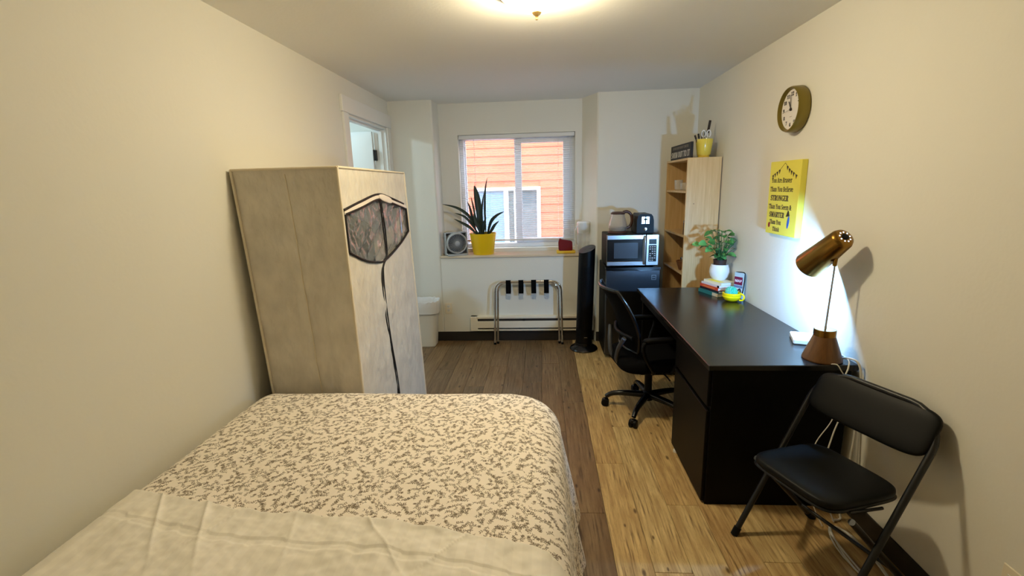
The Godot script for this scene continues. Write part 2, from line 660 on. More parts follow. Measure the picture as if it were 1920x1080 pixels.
func build_floor() -> void:
	var fl := struct("floor", MB.new().span(Vector3(XL - 0.12, -0.15, ZR + 0.12), Vector3(XR + 0.12, -0.006, -5.15)), M.dark_grey, "wood-look plank floor, greyer on the left and golden along the desk", "floor")
	var rng := RandomNumberGenerator.new()
	rng.seed = 21
	var w := 0.158
	var cache := {}
	var x0 := 0.295 - 12 * w
	for k in 21:
		var a := maxf(x0 + k * w, XL)
		var b := minf(x0 + (k + 1) * w, XR)
		if b - a < 0.02:
			continue
		var z := ZR
		var off := fmod(k * 0.43, 1.22)
		var first := true
		while z > -4.74:
			var len := off + 0.05 if first else 1.22
			first = false
			var z2 := maxf(z - len, -4.74)
			var col := (k * 3 + int(absf(z) * 7.0)) % 4
			var key := "%.3f %.3f %d" % [b - a, z - z2, col]
			if not cache.has(key):
				var m := MB.new()
				var bw := (b - a) * 0.5 - 0.0007
				var bl := (z - z2) * 0.5 - 0.0007
				m.box(Vector3(0, -0.003, 0), Vector3(bw * 2, 0.006, bl * 2), 0.0012)
				# uv of the upper face
				for i in m.vs.size():
					m.us[i] = Vector2((m.vs[i].x + 0.079) / 0.632 + col * 0.25, (m.vs[i].z + 0.61) / 1.22)
				cache[key] = m.mesh()
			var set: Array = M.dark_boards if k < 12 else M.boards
			var o := obj("plank", cache[key], set[rng.randi() % 4], fl)
			o.position = Vector3((a + b) * 0.5, 0, (z + z2) * 0.5)
			z = z2

func build_window() -> void:
	var fr := mat(c8(226, 232, 238), 0.35)
	var b := MB.new()
	var z1 := -5.075
	var z2 := -5.145
	b.span(Vector3(-0.86, 0.955, z1), Vector3(-0.815, 2.13, z2), 0.004)
	b.span(Vector3(0.30, 0.955, z1), Vector3(0.345, 2.13, z2), 0.004)
	b.span(Vector3(-0.815, 2.085, z1), Vector3(0.30, 2.13, z2), 0.004)
	b.span(Vector3(-0.815, 0.955, z1), Vector3(0.30, 1.0, z2), 0.004)
	var w := struct("window_1", b, fr, "two-pane sliding window looking onto an orange wall", "window")
	var s := MB.new()
	s.span(Vector3(-0.275, 1.0, -5.08), Vector3(-0.21, 2.085, -5.11), 0.004)
	s.span(Vector3(0.225, 1.0, -5.08), Vector3(0.30, 2.085, -5.11), 0.004)
	s.span(Vector3(-0.21, 2.04, -5.08), Vector3(0.225, 2.085, -5.11), 0.004)
	s.span(Vector3(-0.21, 1.0, -5.08), Vector3(0.225, 1.05, -5.11), 0.004)
	var sash := obj("sash", s, fr, w)
	obj("pane", MB.new().span(Vector3(-0.21, 1.05, -5.094), Vector3(0.225, 2.04, -5.098)), M.pane, sash)
	var fx := MB.new()
	fx.span(Vector3(-0.815, 1.0, -5.115), Vector3(-0.80, 2.085, -5.14))
	fx.span(Vector3(-0.285, 1.0, -5.115), Vector3(-0.225, 2.085, -5.14))
	obj("fixed_frame", fx, fr, w)
	obj("pane", MB.new().span(Vector3(-0.80, 1.0, -5.126), Vector3(-0.285, 2.085, -5.13)), M.pane, w)
	# blind
	var bl := thing("mini_blind", "white mini blind with open horizontal slats lowered over the window", "blind", Vector3(-0.2575, 0, -5.035))
	var bm := mat(c8(222, 222, 220), 0.45)
	obj("head_rail", MB.new().span(Vector3(-0.598, 2.088, -0.022), Vector3(0.598, 2.128, 0.022), 0.003), bm, bl)
	var sm := MB.new()
	sm.grid(1, 4, func(u: float, v: float) -> Array:
		var q := (v - 0.5) * 0.025
		return [Vector3((u - 0.5) * 1.184, 0.0012 - pow(q / 0.0125, 2.0) * 0.0022, q), Vector2(u, v)], true)
	var slat := sm.mesh()
	var n := 47
	for i in n:
		var o := obj("slat", slat, bm, bl)
		o.position = Vector3(0, lerpf(2.075, 1.062, float(i) / (n - 1)), 0)
	obj("bottom_rail", MB.new().span(Vector3(-0.592, 1.028, -0.012), Vector3(0.592, 1.046, 0.012), 0.004), bm, bl)
	for x in [-0.44, 0.43]:
		obj("ladder_cord", MB.new().tube([Vector3(x, 2.09, 0.0135), Vector3(x, 1.04, 0.0135)], 0.0011, 5).tube([Vector3(x, 2.09, -0.0135), Vector3(x, 1.04, -0.0135)], 0.0011, 5), bm, bl)
	obj("tilt_wand", MB.new().tube([Vector3(0.55, 2.085, 0.024), Vector3(0.552, 1.42, 0.026)], 0.0035, 6), bm, bl)

func build_outside() -> void:
	var z := -9.5
	var orange := mat(c8(206, 106, 70), 0.75)
	orange.albedo_texture = noise_tex(61, 256, 0.01, 2, 0.92, 1.0)
	orange.uv1_triplanar = true
	orange.uv1_world_triplanar = true
	orange.uv1_scale = Vector3(0.4, 1.0, 0.4)
	var h := thing("neighbouring_house", "house clad in orange lap siding seen through the window", "house", Vector3(-0.5, -3.0, z))
	obj("wall_core", MB.new().span(Vector3(-6, 0, -0.03), Vector3(-0.84, 8.2, -0.3)).span(Vector3(0.47, 0, -0.03), Vector3(6, 8.2, -0.3)).span(Vector3(-0.84, 0, -0.03), Vector3(0.47, 3.32, -0.3)).span(Vector3(-0.84, 4.585, -0.03), Vector3(0.47, 8.2, -0.3)), orange, h)
	var e := 0.1585
	var y0 := 0.603 - e * 24 + 3.0
	var make := func(len: float) -> ArrayMesh:
		var m := MB.new()
		m.prism(PackedVector2Array([Vector2(0, 0), Vector2(0.03, 0), Vector2(0.03, 0.004), Vector2(0.012, e + 0.02), Vector2(0, e + 0.02)]), len, Transform3D(Basis(Vector3(0, 0, 1), Vector3(0, 1, 0), Vector3(-1, 0, 0)), Vector3(len * 0.5, 0, -0.03)))
		return m.mesh()
	var full: ArrayMesh = make.call(12.0)
	var lft: ArrayMesh = make.call(5.16)
	var rgt: ArrayMesh = make.call(5.53)
	for i in 50:
		var y := y0 + i * e
		if y < 0.0 or y > 8.0:
			continue
		if y + e > 3.32 and y < 4.585:
			var l := obj("siding_board", lft, orange, h)
			l.position = Vector3(-3.42, y, 0)
			var r := obj("siding_board", rgt, orange, h)
			r.position = Vector3(3.235, y, 0)
		else:
			var o := obj("siding_board", full, orange, h)
			o.position = Vector3(0, y, 0)
	# its window: world x -1.34..-0.03, y 0.32..1.585
	var fr := mat(c8(235, 240, 246), 0.4)
	var wn := obj("window_frame", MB.new().span(Vector3(-0.84, 3.32, -0.06), Vector3(-0.77, 4.585, 0.03), 0.005).span(Vector3(0.40, 3.32, -0.06), Vector3(0.47, 4.585, 0.03), 0.005).span(Vector3(-0.77, 4.52, -0.06), Vector3(0.40, 4.585, 0.03), 0.005).span(Vector3(-0.77, 3.32, -0.06), Vector3(0.40, 3.39, 0.03), 0.005).span(Vector3(-0.26, 3.39, -0.05), Vector3(-0.17, 4.52, 0.02), 0.004).span(Vector3(-0.06, 3.39, -0.05), Vector3(-0.01, 4.52, 0.01), 0.004), fr, h)
	obj("pane", MB.new().span(Vector3(-0.77, 3.39, -0.03), Vector3(-0.26, 4.52, -0.034)), glass(Color(0.50, 0.64, 0.74), 0.55, 0.02), wn)
	obj("pane", MB.new().span(Vector3(-0.17, 3.39, -0.03), Vector3(0.40, 4.52, -0.034)), glass(Color(0.40, 0.46, 0.48), 0.40, 0.02), wn)
	obj("curtain", MB.new().grid(30, 2, func(u: float, v: float) -> Array: return [Vector3(lerpf(-0.18, -0.06, u), lerpf(3.39, 4.52, v), -0.075 + 0.008 * sin(u * 34.0)), Vector2(u, v)]), mat(c8(150, 165, 130), 0.9), h)
	obj("interior", MB.new().span(Vector3(-0.77, 3.39, -0.26), Vector3(0.40, 4.52, -0.27)), mat(c8(120, 140, 155), 0.9), h)
	var sl := MB.new().span(Vector3(-0.26, -0.018, -0.002), Vector3(0.26, 0.018, 0.002)).mesh()
	var bm := mat(c8(205, 205, 198), 0.6)
	for i in 20:
		var o := obj("blind_slat", sl, bm, h)
		o.position = Vector3(0.20, 3.42 + i * 0.043, -0.10)
		o.rotation.x = 0.6
	struct("ground", MB.new().span(Vector3(-9, -3.2, -5.3), Vector3(8, -3.0, -14)), mat(c8(140, 138, 134), 0.9), "concrete alley between the buildings", "ground")

func build_door() -> void:
	# casing on the room side
	var c := MB.new()
	c.span(Vector3(XL, 0, -3.615), Vector3(XL + 0.018, 2.185, -3.71), 0.002)
	c.span(Vector3(XL, 0, -4.64), Vector3(XL + 0.018, 2.185, -4.735), 0.002)
	c.span(Vector3(XL, 2.185, -3.595), Vector3(XL + 0.024, 2.305, -4.738), 0.003)
	struct("trim_2", c, M.trim, "white door casing with a taller flat head board", "door casing")
	var j := MB.new()
	j.span(Vector3(XL - 0.12, 0, -3.71), Vector3(XL, 2.18, -3.722))
	j.span(Vector3(XL - 0.12, 0, -4.628), Vector3(XL, 2.18, -4.64))
	j.span(Vector3(XL - 0.12, 2.168, -3.722), Vector3(XL, 2.18, -4.628))
	j.span(Vector3(XL - 0.075, 2.154, -3.722), Vector3(XL - 0.04, 2.168, -4.628))
	j.span(Vector3(XL - 0.075, 0, -4.616), Vector3(XL - 0.04, 2.154, -4.628))
	struct("trim_3", j, M.trim, "white door jamb with a stop strip", "door jamb")
	var d := struct("door_1", MB.new().span(Vector3(XL - 1.0, 0.01, -4.585), Vector3(XL - 0.125, 2.15, -4.622), 0.003), M.trim, "white door standing open into the next room", "door")
	for y in [1.93, 1.1, 0.25]:
		obj("hinge", MB.new().span(Vector3(XL - 0.124, y - 0.05, -4.586), Vector3(XL - 0.098, y + 0.05, -4.626), 0.002).tube([Vector3(XL - 0.118, y - 0.05, -4.584), Vector3(XL - 0.118, y + 0.05, -4.584)], 0.007, 8), M.black_metal, d)
	obj("closer_arm", MB.new().box(Vector3(XL - 0.80, 2.06, -4.568), Vector3(0.05, 0.05, 0.03), 0.006), M.steel, d)
	# the next room: its walls, ceiling and lamp
	var w := MB.new()
	w.span(Vector3(-3.4, 0, -3.2), Vector3(-3.5, H, -5.3))
	w.span(Vector3(-3.4, 0, -3.1), Vector3(XL - 0.12, H, -3.2))
	w.span(Vector3(-3.4, 0, -5.2), Vector3(XL - 0.12, H, -5.3))
	struct("wall_next_room", w, M.wall, "white wall of the small room past the doorway", "wall")
	struct("ceiling_next_room", MB.new().span(Vector3(-3.5, H, -3.1), Vector3(XL - 0.12, H + 0.1, -5.3)), M.trim, "white ceiling of the small room past the doorway", "ceiling")
	struct("floor_next_room", MB.new().span(Vector3(-3.5, -0.15, -3.1), Vector3(XL - 0.12, 0.0, -5.3)), M.white_matte, "pale floor of the small room past the doorway", "floor")
	var l := thing("bathroom_light", "round cool-white ceiling lamp in the room past the door", "ceiling light", Vector3(-2.5, H, -4.1))
	var em := mat(Color(0.9, 0.95, 1.0), 0.5)
	em.emission_enabled = true
	em.emission = Color(0.8, 0.93, 1.0)
	em.emission_energy_multiplier = 2.0
	obj("canopy", MB.new().lathe([Vector2(0, -0.001), Vector2(0.13, -0.001), Vector2(0.13, -0.02), Vector2(0, -0.02)].map(func(p): return p), 24), M.white, l)
	obj("diffuser", MB.new().lathe([Vector2(0, -0.07), Vector2(0.08, -0.062), Vector2(0.115, -0.04), Vector2(0.12, -0.02)], 24), em, l)
	lamp(l, Vector3(0, -0.05, 0), Color(0.80, 0.93, 1.0), 0.9, 0.04)

func build_ceiling_light() -> void:
	var l := thing("ceiling_light", "round frosted glass dome light with brass finial on the ceiling", "ceiling light", Vector3(-0.012, H, -2.28))
	var em := mat(Color(1.0, 0.95, 0.85), 0.35)
	em.emission_enabled = true
	em.emission = Color(1.0, 0.95, 0.84)
	em.emission_energy_multiplier = 1.5
	obj("pan", MB.new().lathe([Vector2(0.0, -0.016), Vector2(0.155, -0.016), Vector2(0.176, -0.014), Vector2(0.178, -0.01), Vector2(0.174, -0.001), Vector2(0, -0.001)], 40), M.brass, l)
	var R := 0.230
	var prof := []
	for i in 13:
		var a := float(i) / 12 * 0.83
		prof.append(Vector2(sin(a) * R, -0.090 + R * (1.0 - cos(a))))
	obj("glass_dome", MB.new().lathe(prof, 40), em, l)
	obj("finial", MB.new().lathe([Vector2(0, -0.124), Vector2(0.006, -0.121), Vector2(0.007, -0.114), Vector2(0.004, -0.110), Vector2(0.017, -0.099), Vector2(0.021, -0.093), Vector2(0.016, -0.089), Vector2(0, -0.088)], 20), mat(c8(226, 188, 120), 0.35, 0.6), l)
	lamp(l, Vector3(0, -0.062, 0), Color(1.0, 0.93, 0.77), 1.08, 0.05)
	var al := AreaLight3D.new()   # the flat bottom of the dome throws most of its light down
	al.name = "light"
	al.area_size = Vector2(0.2, 0.2)
	al.rotation.x = -PI / 2
	al.position = Vector3(0, -0.04, 0)
	al.light_color = Color(1.0, 0.93, 0.77)
	al.light_energy = 1.15
	al.area_range = 12.0
	al.area_attenuation = 2.0
	al.shadow_enabled = true
	l.add_child(al, true)

# ---------------------------------------------------------------- bed
const BED := [-1.465, 0.072, -2.185, -0.22]   # x0 x1 z0(foot) z1(head)
const BTOP := 0.622
const BR := 0.12

func bed_sdf(p: Vector2) -> float:
	var c := Vector2((BED[0] + BED[1]) * 0.5, (BED[2] + BED[3]) * 0.5)
	var h := Vector2((BED[1] - BED[0]) * 0.5, (BED[3] - BED[2]) * 0.5)
	var q := p - c
	var r := 0.05
	if q.y < 0.0:
		r = 0.25 if q.x > 0.0 else 0.12
	var d := q.abs() - h + Vector2(r, r)
	return minf(maxf(d.x, d.y), 0.0) + Vector2(maxf(d.x, 0), maxf(d.y, 0)).length() - r

func bed_top(p: Vector2, nz: FastNoiseLite) -> float:
	var d := -bed_sdf(p)
	var k := clampf((BR - d) / BR, 0.0, 1.0)
	var y := BTOP - BR * (1.0 - sqrt(maxf(0.0, 1.0 - k * k)))
	var inside := clampf(d / 0.25, 0.0, 1.0)
	return y + inside * (0.012 * nz.get_noise_2d(p.x, p.y) + 0.004 * nz.get_noise_2d(p.x * 4.0, p.y * 5.0)) + 0.012 * clampf(d / 0.5, 0.0, 1.0)

func build_bed() -> void:
	var b := thing("bed", "bed frame and mattress under the floral duvet", "bed")
	obj("mattress", MB.new().span(Vector3(-1.42, 0.3, -2.08), Vector3(0.03, 0.5, -0.26), 0.05), M.mattress, b)
	obj("frame", MB.new().span(Vector3(-1.42, 0.2, -2.08), Vector3(0.03, 0.298, -0.26), 0.01), M.black_metal, b)
	for x in [-1.38, -0.02]:
		for z in [-2.03, -0.3]:
			obj("leg", MB.new().tube([Vector3(x, 0, z), Vector3(x, 0.2, z)], 0.022, 10), M.black_metal, b)
	var nz := noise(91, 2.2, 3)
	var hem := noise(92, 3.0, 2)
	# plan outline
	var out := []
	var n := 300
	var cen := Vector2(-0.69, -1.2)
	for i in n + 1:
		var a := TAU * i / n
		var dir := Vector2(cos(a), sin(a))
		var lo := 0.0
		var hi := 3.0
		for k in 30:
			var m := (lo + hi) * 0.5
			if bed_sdf(cen + dir * m) < 0.0: lo = m
			else: hi = m
		out.append(cen + dir * lo)
	var top := 64
	var side := 18
	var drop := 0.40
	var fn := func(u: float, v: float) -> Array:
		var i := int(round(u * n))
		var P: Vector2 = out[i]
		var lev := v * (top + side)
		if lev <= top:
			var s := sin(lev / top * PI * 0.5)
			var q := cen + (P - cen) * s
			return [Vector3(q.x, bed_top(q, nz), q.y), q / 0.46]
		var k := (lev - top) / side
		var e := 0.002
		var nrm := Vector2(bed_sdf(P + Vector2(e, 0)) - bed_sdf(P - Vector2(e, 0)), bed_sdf(P + Vector2(0, e)) - bed_sdf(P - Vector2(0, e))).normalized()
		var wall := P.x < BED[0] + 0.02
		var flare := (0.0 if wall or nrm.y < -0.5 else 0.075) * k + (0.0 if wall else 1.0) * k * 0.012 * sin((P.x - P.y) * 26.0 + 2.0 * hem.get_noise_2d(P.x, P.y))
		if nrm.x < -0.3 or nrm.y < -0.3:
			flare = minf(flare, 0.0)
		var q := P + nrm * flare
		var y := BTOP - BR - k * drop
		return [Vector3(q.x, y, q.y), (P + nrm * (BR * 0.6 + k * drop)) / 0.46]
	var dv := obj("duvet", MB.new().grid(n, top + side, fn, true, null, true), M.floral)
	tag(dv, "cream duvet printed with small brown flower sprays on the bed", "duvet")
	# the sheet folded back over the duvet
	var cr := noise(95, 3.4, 3)
	var edge := func(x: float) -> float: return lerpf(-1.30, -1.075, clampf((x + 1.465) / 1.55, 0.0, 1.0)) + 0.012 * sin(x * 5.0) + 0.01 * cr.get_noise_2d(x * 2.0, 3.0) - 0.03 * smoothstep(-1.2, -1.46, x)
	var R := BR + 0.012
	var flat := BED[1] - BR - BED[0]
	var arcl := R * PI * 0.5
	var total := flat + arcl + 0.20
	var sheet_at := func(a: float, z: float, lift: float) -> Vector3:
		var s := a * total
		var x: float
		var y: float
		if s <= flat:
			x = BED[0] + s
			y = bed_top(Vector2(x, z), nz)
			var left := clampf((s - 0.0) / BR, 0.0, 1.0)
			y += (0.012 + lift) * (0.3 + 0.7 * left)
			return Vector3(x, y, z)
		elif s <= flat + arcl:
			var t := (s - flat) / R
			var base := bed_top(Vector2(BED[1] - BR, z), nz) - BR
			return Vector3(BED[1] - BR + sin(t) * (R + lift), base + cos(t) * (R + lift), z)
		var k := s - flat - arcl
		return Vector3(BED[1] - BR + R + lift + k * 0.14, bed_top(Vector2(BED[1] - BR, z), nz) - BR - k, z)
	var sf := func(u: float, v: float) -> Array:
		var s := u * total
		var x: float = BED[0] + minf(s, flat + 0.06)
		var ze: float = edge.call(x)
		var drop_in := smoothstep(flat, flat + 0.25, s) * 0.10
		var z := lerpf(ze + drop_in, BED[3] + 0.01, pow(v, 1.25))
		var dist := z - ze
		var lift := 0.004 * cr.get_noise_2d(x * 2.0, z * 2.0) + 0.006
		# sharp pressed creases running off the fold
		for c in [[-1.24, 0.75, 1.0], [-1.06, 0.62, 1.0], [-0.93, -0.45, 0.7], [-0.52, 0.9, 0.6], [-0.22, -0.7, 0.6], [-0.75, 0.3, 0.5], [0.0, 0.5, 0.6]]:
			var q: float = x - c[0] - c[1] * dist
			lift += 0.010 * c[2] * exp(-absf(q) / 0.010) * smoothstep(0.34, 0.02, dist)
		lift += 0.007 * absf(cr.get_noise_2d(x * 1.2 + z * 0.9, z * 1.6))
		lift += 0.004 * (1.0 - smoothstep(0.0, 0.03, dist))
		if absf(dist - 0.115) < 0.012:
			lift -= 0.003
		var p: Vector3 = sheet_at.call(u, z, maxf(lift, -0.004))
		if v == 0.0:
			p.y -= 0.014
		return [p, Vector2(s / 0.20, z / 0.20)]
	var sh := obj("folded_sheet", MB.new().grid(300, 170, sf, true), M.sheet)
	tag(sh, "cream satin-stripe sheet folded back over the duvet", "sheet")

# ---------------------------------------------------------------- wardrobe
func build_wardrobe() -> void:
	var w := thing("fabric_wardrobe", "beige fabric wardrobe with zip front and clear vinyl window beside the bed", "wardrobe")
	var nz := noise(101, 2.4, 3)
	var top := 1.712
	var bot := 0.02
	var zn := -2.20
	var lx := func(y: float) -> float: return lerpf(-1.405, -1.477, pow(clampf(y / 1.71, 0, 1), 1.2))
	var fx := func(y: float) -> float: return lerpf(-0.925, -0.952, clampf(y / 1.71, 0, 1))
	var zf := func(y: float) -> float: return lerpf(-3.35, -3.28, clampf(y / 1.71, 0, 1))
	# side towards the bed
	var side := func(u: float, v: float) -> Array:
		var y := lerpf(bot, top, v)
		var x := lerpf(lx.call(y), fx.call(y), u)
		var em := sin(PI * u) * sin(PI * clampf(v, 0, 1))
		var sag := 0.032 * pow(sin(PI * u), 0.7) * pow(sin(PI * v), 0.5) + 0.020 * em * nz.get_noise_2d(x * 2.6, y * 0.45) + 0.004 * em * nz.get_noise_2d(x * 6.0 + 9.0, y * 2.0)
		sag += 0.012 * smoothstep(0.93, 1.0, v) * -0.0
		sag -= 0.004 * exp(-absf(u - 0.5 - 0.01) / 0.012) * em
		return [Vector3(x, y, zn - sag), Vector2(u, v)]
	obj("side_panel", MB.new().grid(60, 110, side, false), M.canvas, w)
	obj("top_hem", MB.new().grid(48, 4, func(u: float, v: float) -> Array:
		var d := 0.055 + 0.03 * maxf(0.0, 1.0 - absf(u - 0.48) / 0.16) + 0.006 * sin(u * 17.0)
		var y := top - 0.004 - d * (1.0 - v)
		return [Vector3(lerpf(lx.call(y) + 0.008, fx.call(y) - 0.008, u), y, zn - 0.006 - 0.012 * sin(PI * u)), Vector2(u, v)]), M.canvas, w)
	var sm := []
	for i in 40:
		var q: Array = side.call(0.50 + 0.02 * (i / 39.0), lerpf(0.985, 0.02, i / 39.0))
		sm.append(q[0] + Vector3(0, 0, 0.001))
	obj("side_seam", MB.new().tube(sm, 0.0028, 5), M.canvas_pipe, w)
	var far := func(u: float, v: float) -> Array:
		var y := lerpf(bot, top, v)
		return [Vector3(lerpf(lx.call(y), fx.call(y), u), y, zf.call(y) + 0.01 * sin(PI * u) * sin(PI * v)), Vector2(u, v)]
	obj("side_panel", MB.new().grid(12, 20, far, true), M.canvas, w)
	var back := func(u: float, v: float) -> Array:
		var y := lerpf(bot, top, v)
		return [Vector3(lx.call(y) + 0.004, y, lerpf(zn, zf.call(y), u)), Vector2(u, v)]
	obj("back_panel", MB.new().grid(12, 20, back, true), M.canvas, w)
	var lid := func(u: float, v: float) -> Array:
		return [Vector3(lerpf(lx.call(top), fx.call(top), u), top + 0.0 - 0.012 * sin(PI * u) * sin(PI * v), lerpf(zn, zf.call(top), v)), Vector2(u, v)]
	obj("top_panel", MB.new().grid(16, 24, lid, true), M.canvas, w)
	obj("bottom_panel", MB.new().span(Vector3(-1.40, 0.012, -2.23), Vector3(-0.93, 0.02, -3.34)), M.canvas, w)
	# front with the vinyl window
	var poly := PackedVector2Array([Vector2(-2.222, 1.49), Vector2(-2.46, 1.516), Vector2(-2.72, 1.549), Vector2(-2.95, 1.52), Vector2(-3.255, 1.467), Vector2(-3.267, 1.314), Vector2(-3.05, 1.25), Vector2(-2.76, 1.187), Vector2(-2.60, 1.198), Vector2(-2.42, 1.235), Vector2(-2.222, 1.304)])
	var bulge := func(z: float, y: float) -> float:
		var u: float = (z - zn) / (zf.call(y) - zn)
		var v := y / top
		var em := sin(PI * clampf(u, 0, 1)) * sin(PI * clampf(v, 0, 1))
		return fx.call(y) - 0.010 * em + 0.014 * em * nz.get_noise_2d(z * 1.4 + 4.0, y * 0.9) + 0.004 * em * nz.get_noise_2d(z * 5.0, y * 4.0)
	var front := func(u: float, v: float) -> Array:
		var y := lerpf(bot, top, v)
		var z := lerpf(zn, zf.call(y), u)
		return [Vector3(bulge.call(z, y), y, z), Vector2(u, v)]
	var inside := func(u: float, v: float) -> bool:
		var y := lerpf(bot, top, v)
		return Geometry2D.is_point_in_polygon(Vector2(lerpf(zn, zf.call(y), u), y), poly)
	obj("front_panel", MB.new().grid(110, 170, front, true, func(u, v): return not inside.call(u, v)), M.canvas, w)
	var vinyl := glass(Color(0.80, 0.82, 0.83), 0.22, 0.10)
	var wr := noise(111, 6.0, 3)
	var vin := func(u: float, v: float) -> Array:
		var y := lerpf(1.16, 1.56, v)
		var z := lerpf(zn - 0.01, -3.27, u)
		var k := 0.020 * wr.get_noise_2d(z * 0.9 + y * 1.3, y * 0.7) + 0.016 * absf(wr.get_noise_2d(z * 2.2 - y * 0.9, y * 0.9 + 7.0))
		return [Vector3(bulge.call(z, y) - 0.004 - k, y, z), Vector2(u, v)]
	var vw := obj("clear_window", MB.new().grid(100, 44, vin, true, func(u, v): return Geometry2D.is_point_in_polygon(Vector2(lerpf(zn - 0.01, -3.27, u), lerpf(1.16, 1.56, v)), poly)), vinyl, w)
	vw.set_meta("label", "crinkled clear vinyl window")
	var line := func(pts: Array, r: float) -> MB:
		var q := []
		for p in pts:
			q.append(Vector3(bulge.call(p.x, p.y) + 0.002, p.y, p.x))
		return MB.new().tube(smooth(q, 5), r, 6)
	var pipe := mat(c8(16, 14, 13), 0.6)
	var loop := []
	for p in poly: loop.append(p)
	# straight runs between the corner points
	obj("window_binding", line.call([poly[0], poly[1], poly[2], poly[3], poly[4]], 0.0065), pipe, w)
	obj("window_binding", line.call([poly[5], poly[6], poly[7], poly[8], poly[9], poly[10]], 0.0075), pipe, w)
	obj("window_binding", line.call([poly[4], poly[5]], 0.006), pipe, w)
	obj("window_binding", line.call([poly[10], poly[0]], 0.006), pipe, w)
	obj("flap_binding", line.call([Vector2(-2.213, 1.512), Vector2(-2.46, 1.548), Vector2(-2.72, 1.578), Vector2(-2.95, 1.55), Vector2(-3.20, 1.505)], 0.0065), pipe, w)
	var tape := mat(c8(240, 228, 214), 0.7)
	var tp := MB.new()
	tp.grid(20, 1, func(u: float, v: float) -> Array:
		var z := lerpf(-2.216, -3.25, u)
		var y := (lerpf(1.490, 1.552, u / 0.485) if u < 0.485 else lerpf(1.552, 1.468, (u - 0.485) / 0.515)) + v * 0.026
		return [Vector3(bulge.call(z, y) + 0.004, y, z), Vector2(u, v)], true)
	obj("flap_tape", tp, tape, w)
	obj("flap_tab", MB.new().pad(Vector3(bulge.call(-2.83, 1.54) + 0.007, 1.548, -2.84), Vector3(0.006, 0.020, 0.12), 0.7, 0.8, 24, 12, Basis(Vector3(1, 0, 0), -0.16)), tape, w)
	# zip, two dark edges
	for s in [-0.012, 0.012]:
		var pts := []
		for p in [Vector2(-2.745, 1.545), Vector2(-2.76, 1.45), Vector2(-2.785, 1.336), Vector2(-2.785, 1.21), Vector2(-2.70, 1.150), Vector2(-2.66, 1.03), Vector2(-2.675, 0.85), Vector2(-2.70, 0.687), Vector2(-2.738, 0.424), Vector2(-2.74, 0.2), Vector2(-2.74, 0.04)]:
			pts.append(p + Vector2(s, 0))
		obj("zip_edge", line.call(pts, 0.0042), pipe, w)
	# piping along the edges
	var seam := func(a: Callable, n := 12) -> MB:
		var pts := []
		for i in n + 1:
			pts.append(a.call(float(i) / n))
		return MB.new().tube(pts, 0.0065, 6)
	obj("edge_piping", seam.call(func(t): return Vector3(fx.call(t * top), bot + t * (top - bot), zn + 0.003)), M.canvas_pipe, w)
	obj("edge_piping", seam.call(func(t): return Vector3(lx.call(t * top) + 0.006, bot + t * (top - bot), zn + 0.003)), M.canvas_pipe, w)
	obj("edge_piping", seam.call(func(t): return Vector3(fx.call(t * top), bot + t * (top - bot), zf.call(t * top))), M.canvas_pipe, w)
	obj("edge_piping", seam.call(func(t): return Vector3(lerpf(lx.call(top) + 0.006, fx.call(top), t), top, zn + 0.003)), M.canvas_pipe, w)
	obj("edge_piping", seam.call(func(t): return Vector3(fx.call(top), top, lerpf(zn, zf.call(top), t))), M.canvas_pipe, w)
	# steel tube frame inside
	var fr := MB.new()
	for z in [-2.25, -3.23]:
		for x in [-1.38, -0.985]:
			fr.tube([Vector3(x, 0.022, z), Vector3(x, 1.68, z)], 0.008, 8)
		fr.tube([Vector3(-1.38, 1.68, z), Vector3(-0.985, 1.68, z)], 0.008, 8)
	fr.tube([Vector3(-1.2, 1.62, -2.25), Vector3(-1.2, 1.62, -3.23)], 0.008, 8)
	fr.tube([Vector3(-1.38, 1.4, -2.25), Vector3(-1.38, 1.4, -3.23)], 0.008, 8)
	obj("frame", fr, M.steel, w)
	# dark coat hanging at the near end
	var g := thing("hanging_coat", "black coat hanging inside the wardrobe at the left of its window", "coat", Vector3(-1.2, 1.61, -2.77))
	var coat := func(u: float, v: float) -> Array:
		var a := u * TAU
		var hw := lerpf(0.16, 0.155, v) * smoothstep(0.0, 0.12, v) + 0.02
		var y := -0.06 - v * 0.95
		return [Vector3(cos(a) * hw * (1.0 + 0.05 * sin(a * 7.0)), y - 0.06 * absf(cos(a)) * (1.0 - v), sin(a) * lerpf(0.03, 0.06, v)), Vector2(u, v)]
	obj("cloth", MB.new().grid(40, 24, coat, true, null, true), mat(c8(14, 13, 14), 0.9), g)
	obj("hanger", MB.new().tube(smooth([Vector3(-0.15, -0.10, 0), Vector3(0, -0.045, 0), Vector3(0.15, -0.10, 0)], 4), 0.004, 6).tube(arc(Vector3(0, 0.004, 0), Vector3(1, 0, 0), Vector3(0, 1, 0), 0.016, -1.57, 3.0, 10), 0.002, 6).tube([Vector3(0, -0.045, 0), Vector3(0, -0.012, 0)], 0.002, 6), M.steel, g)

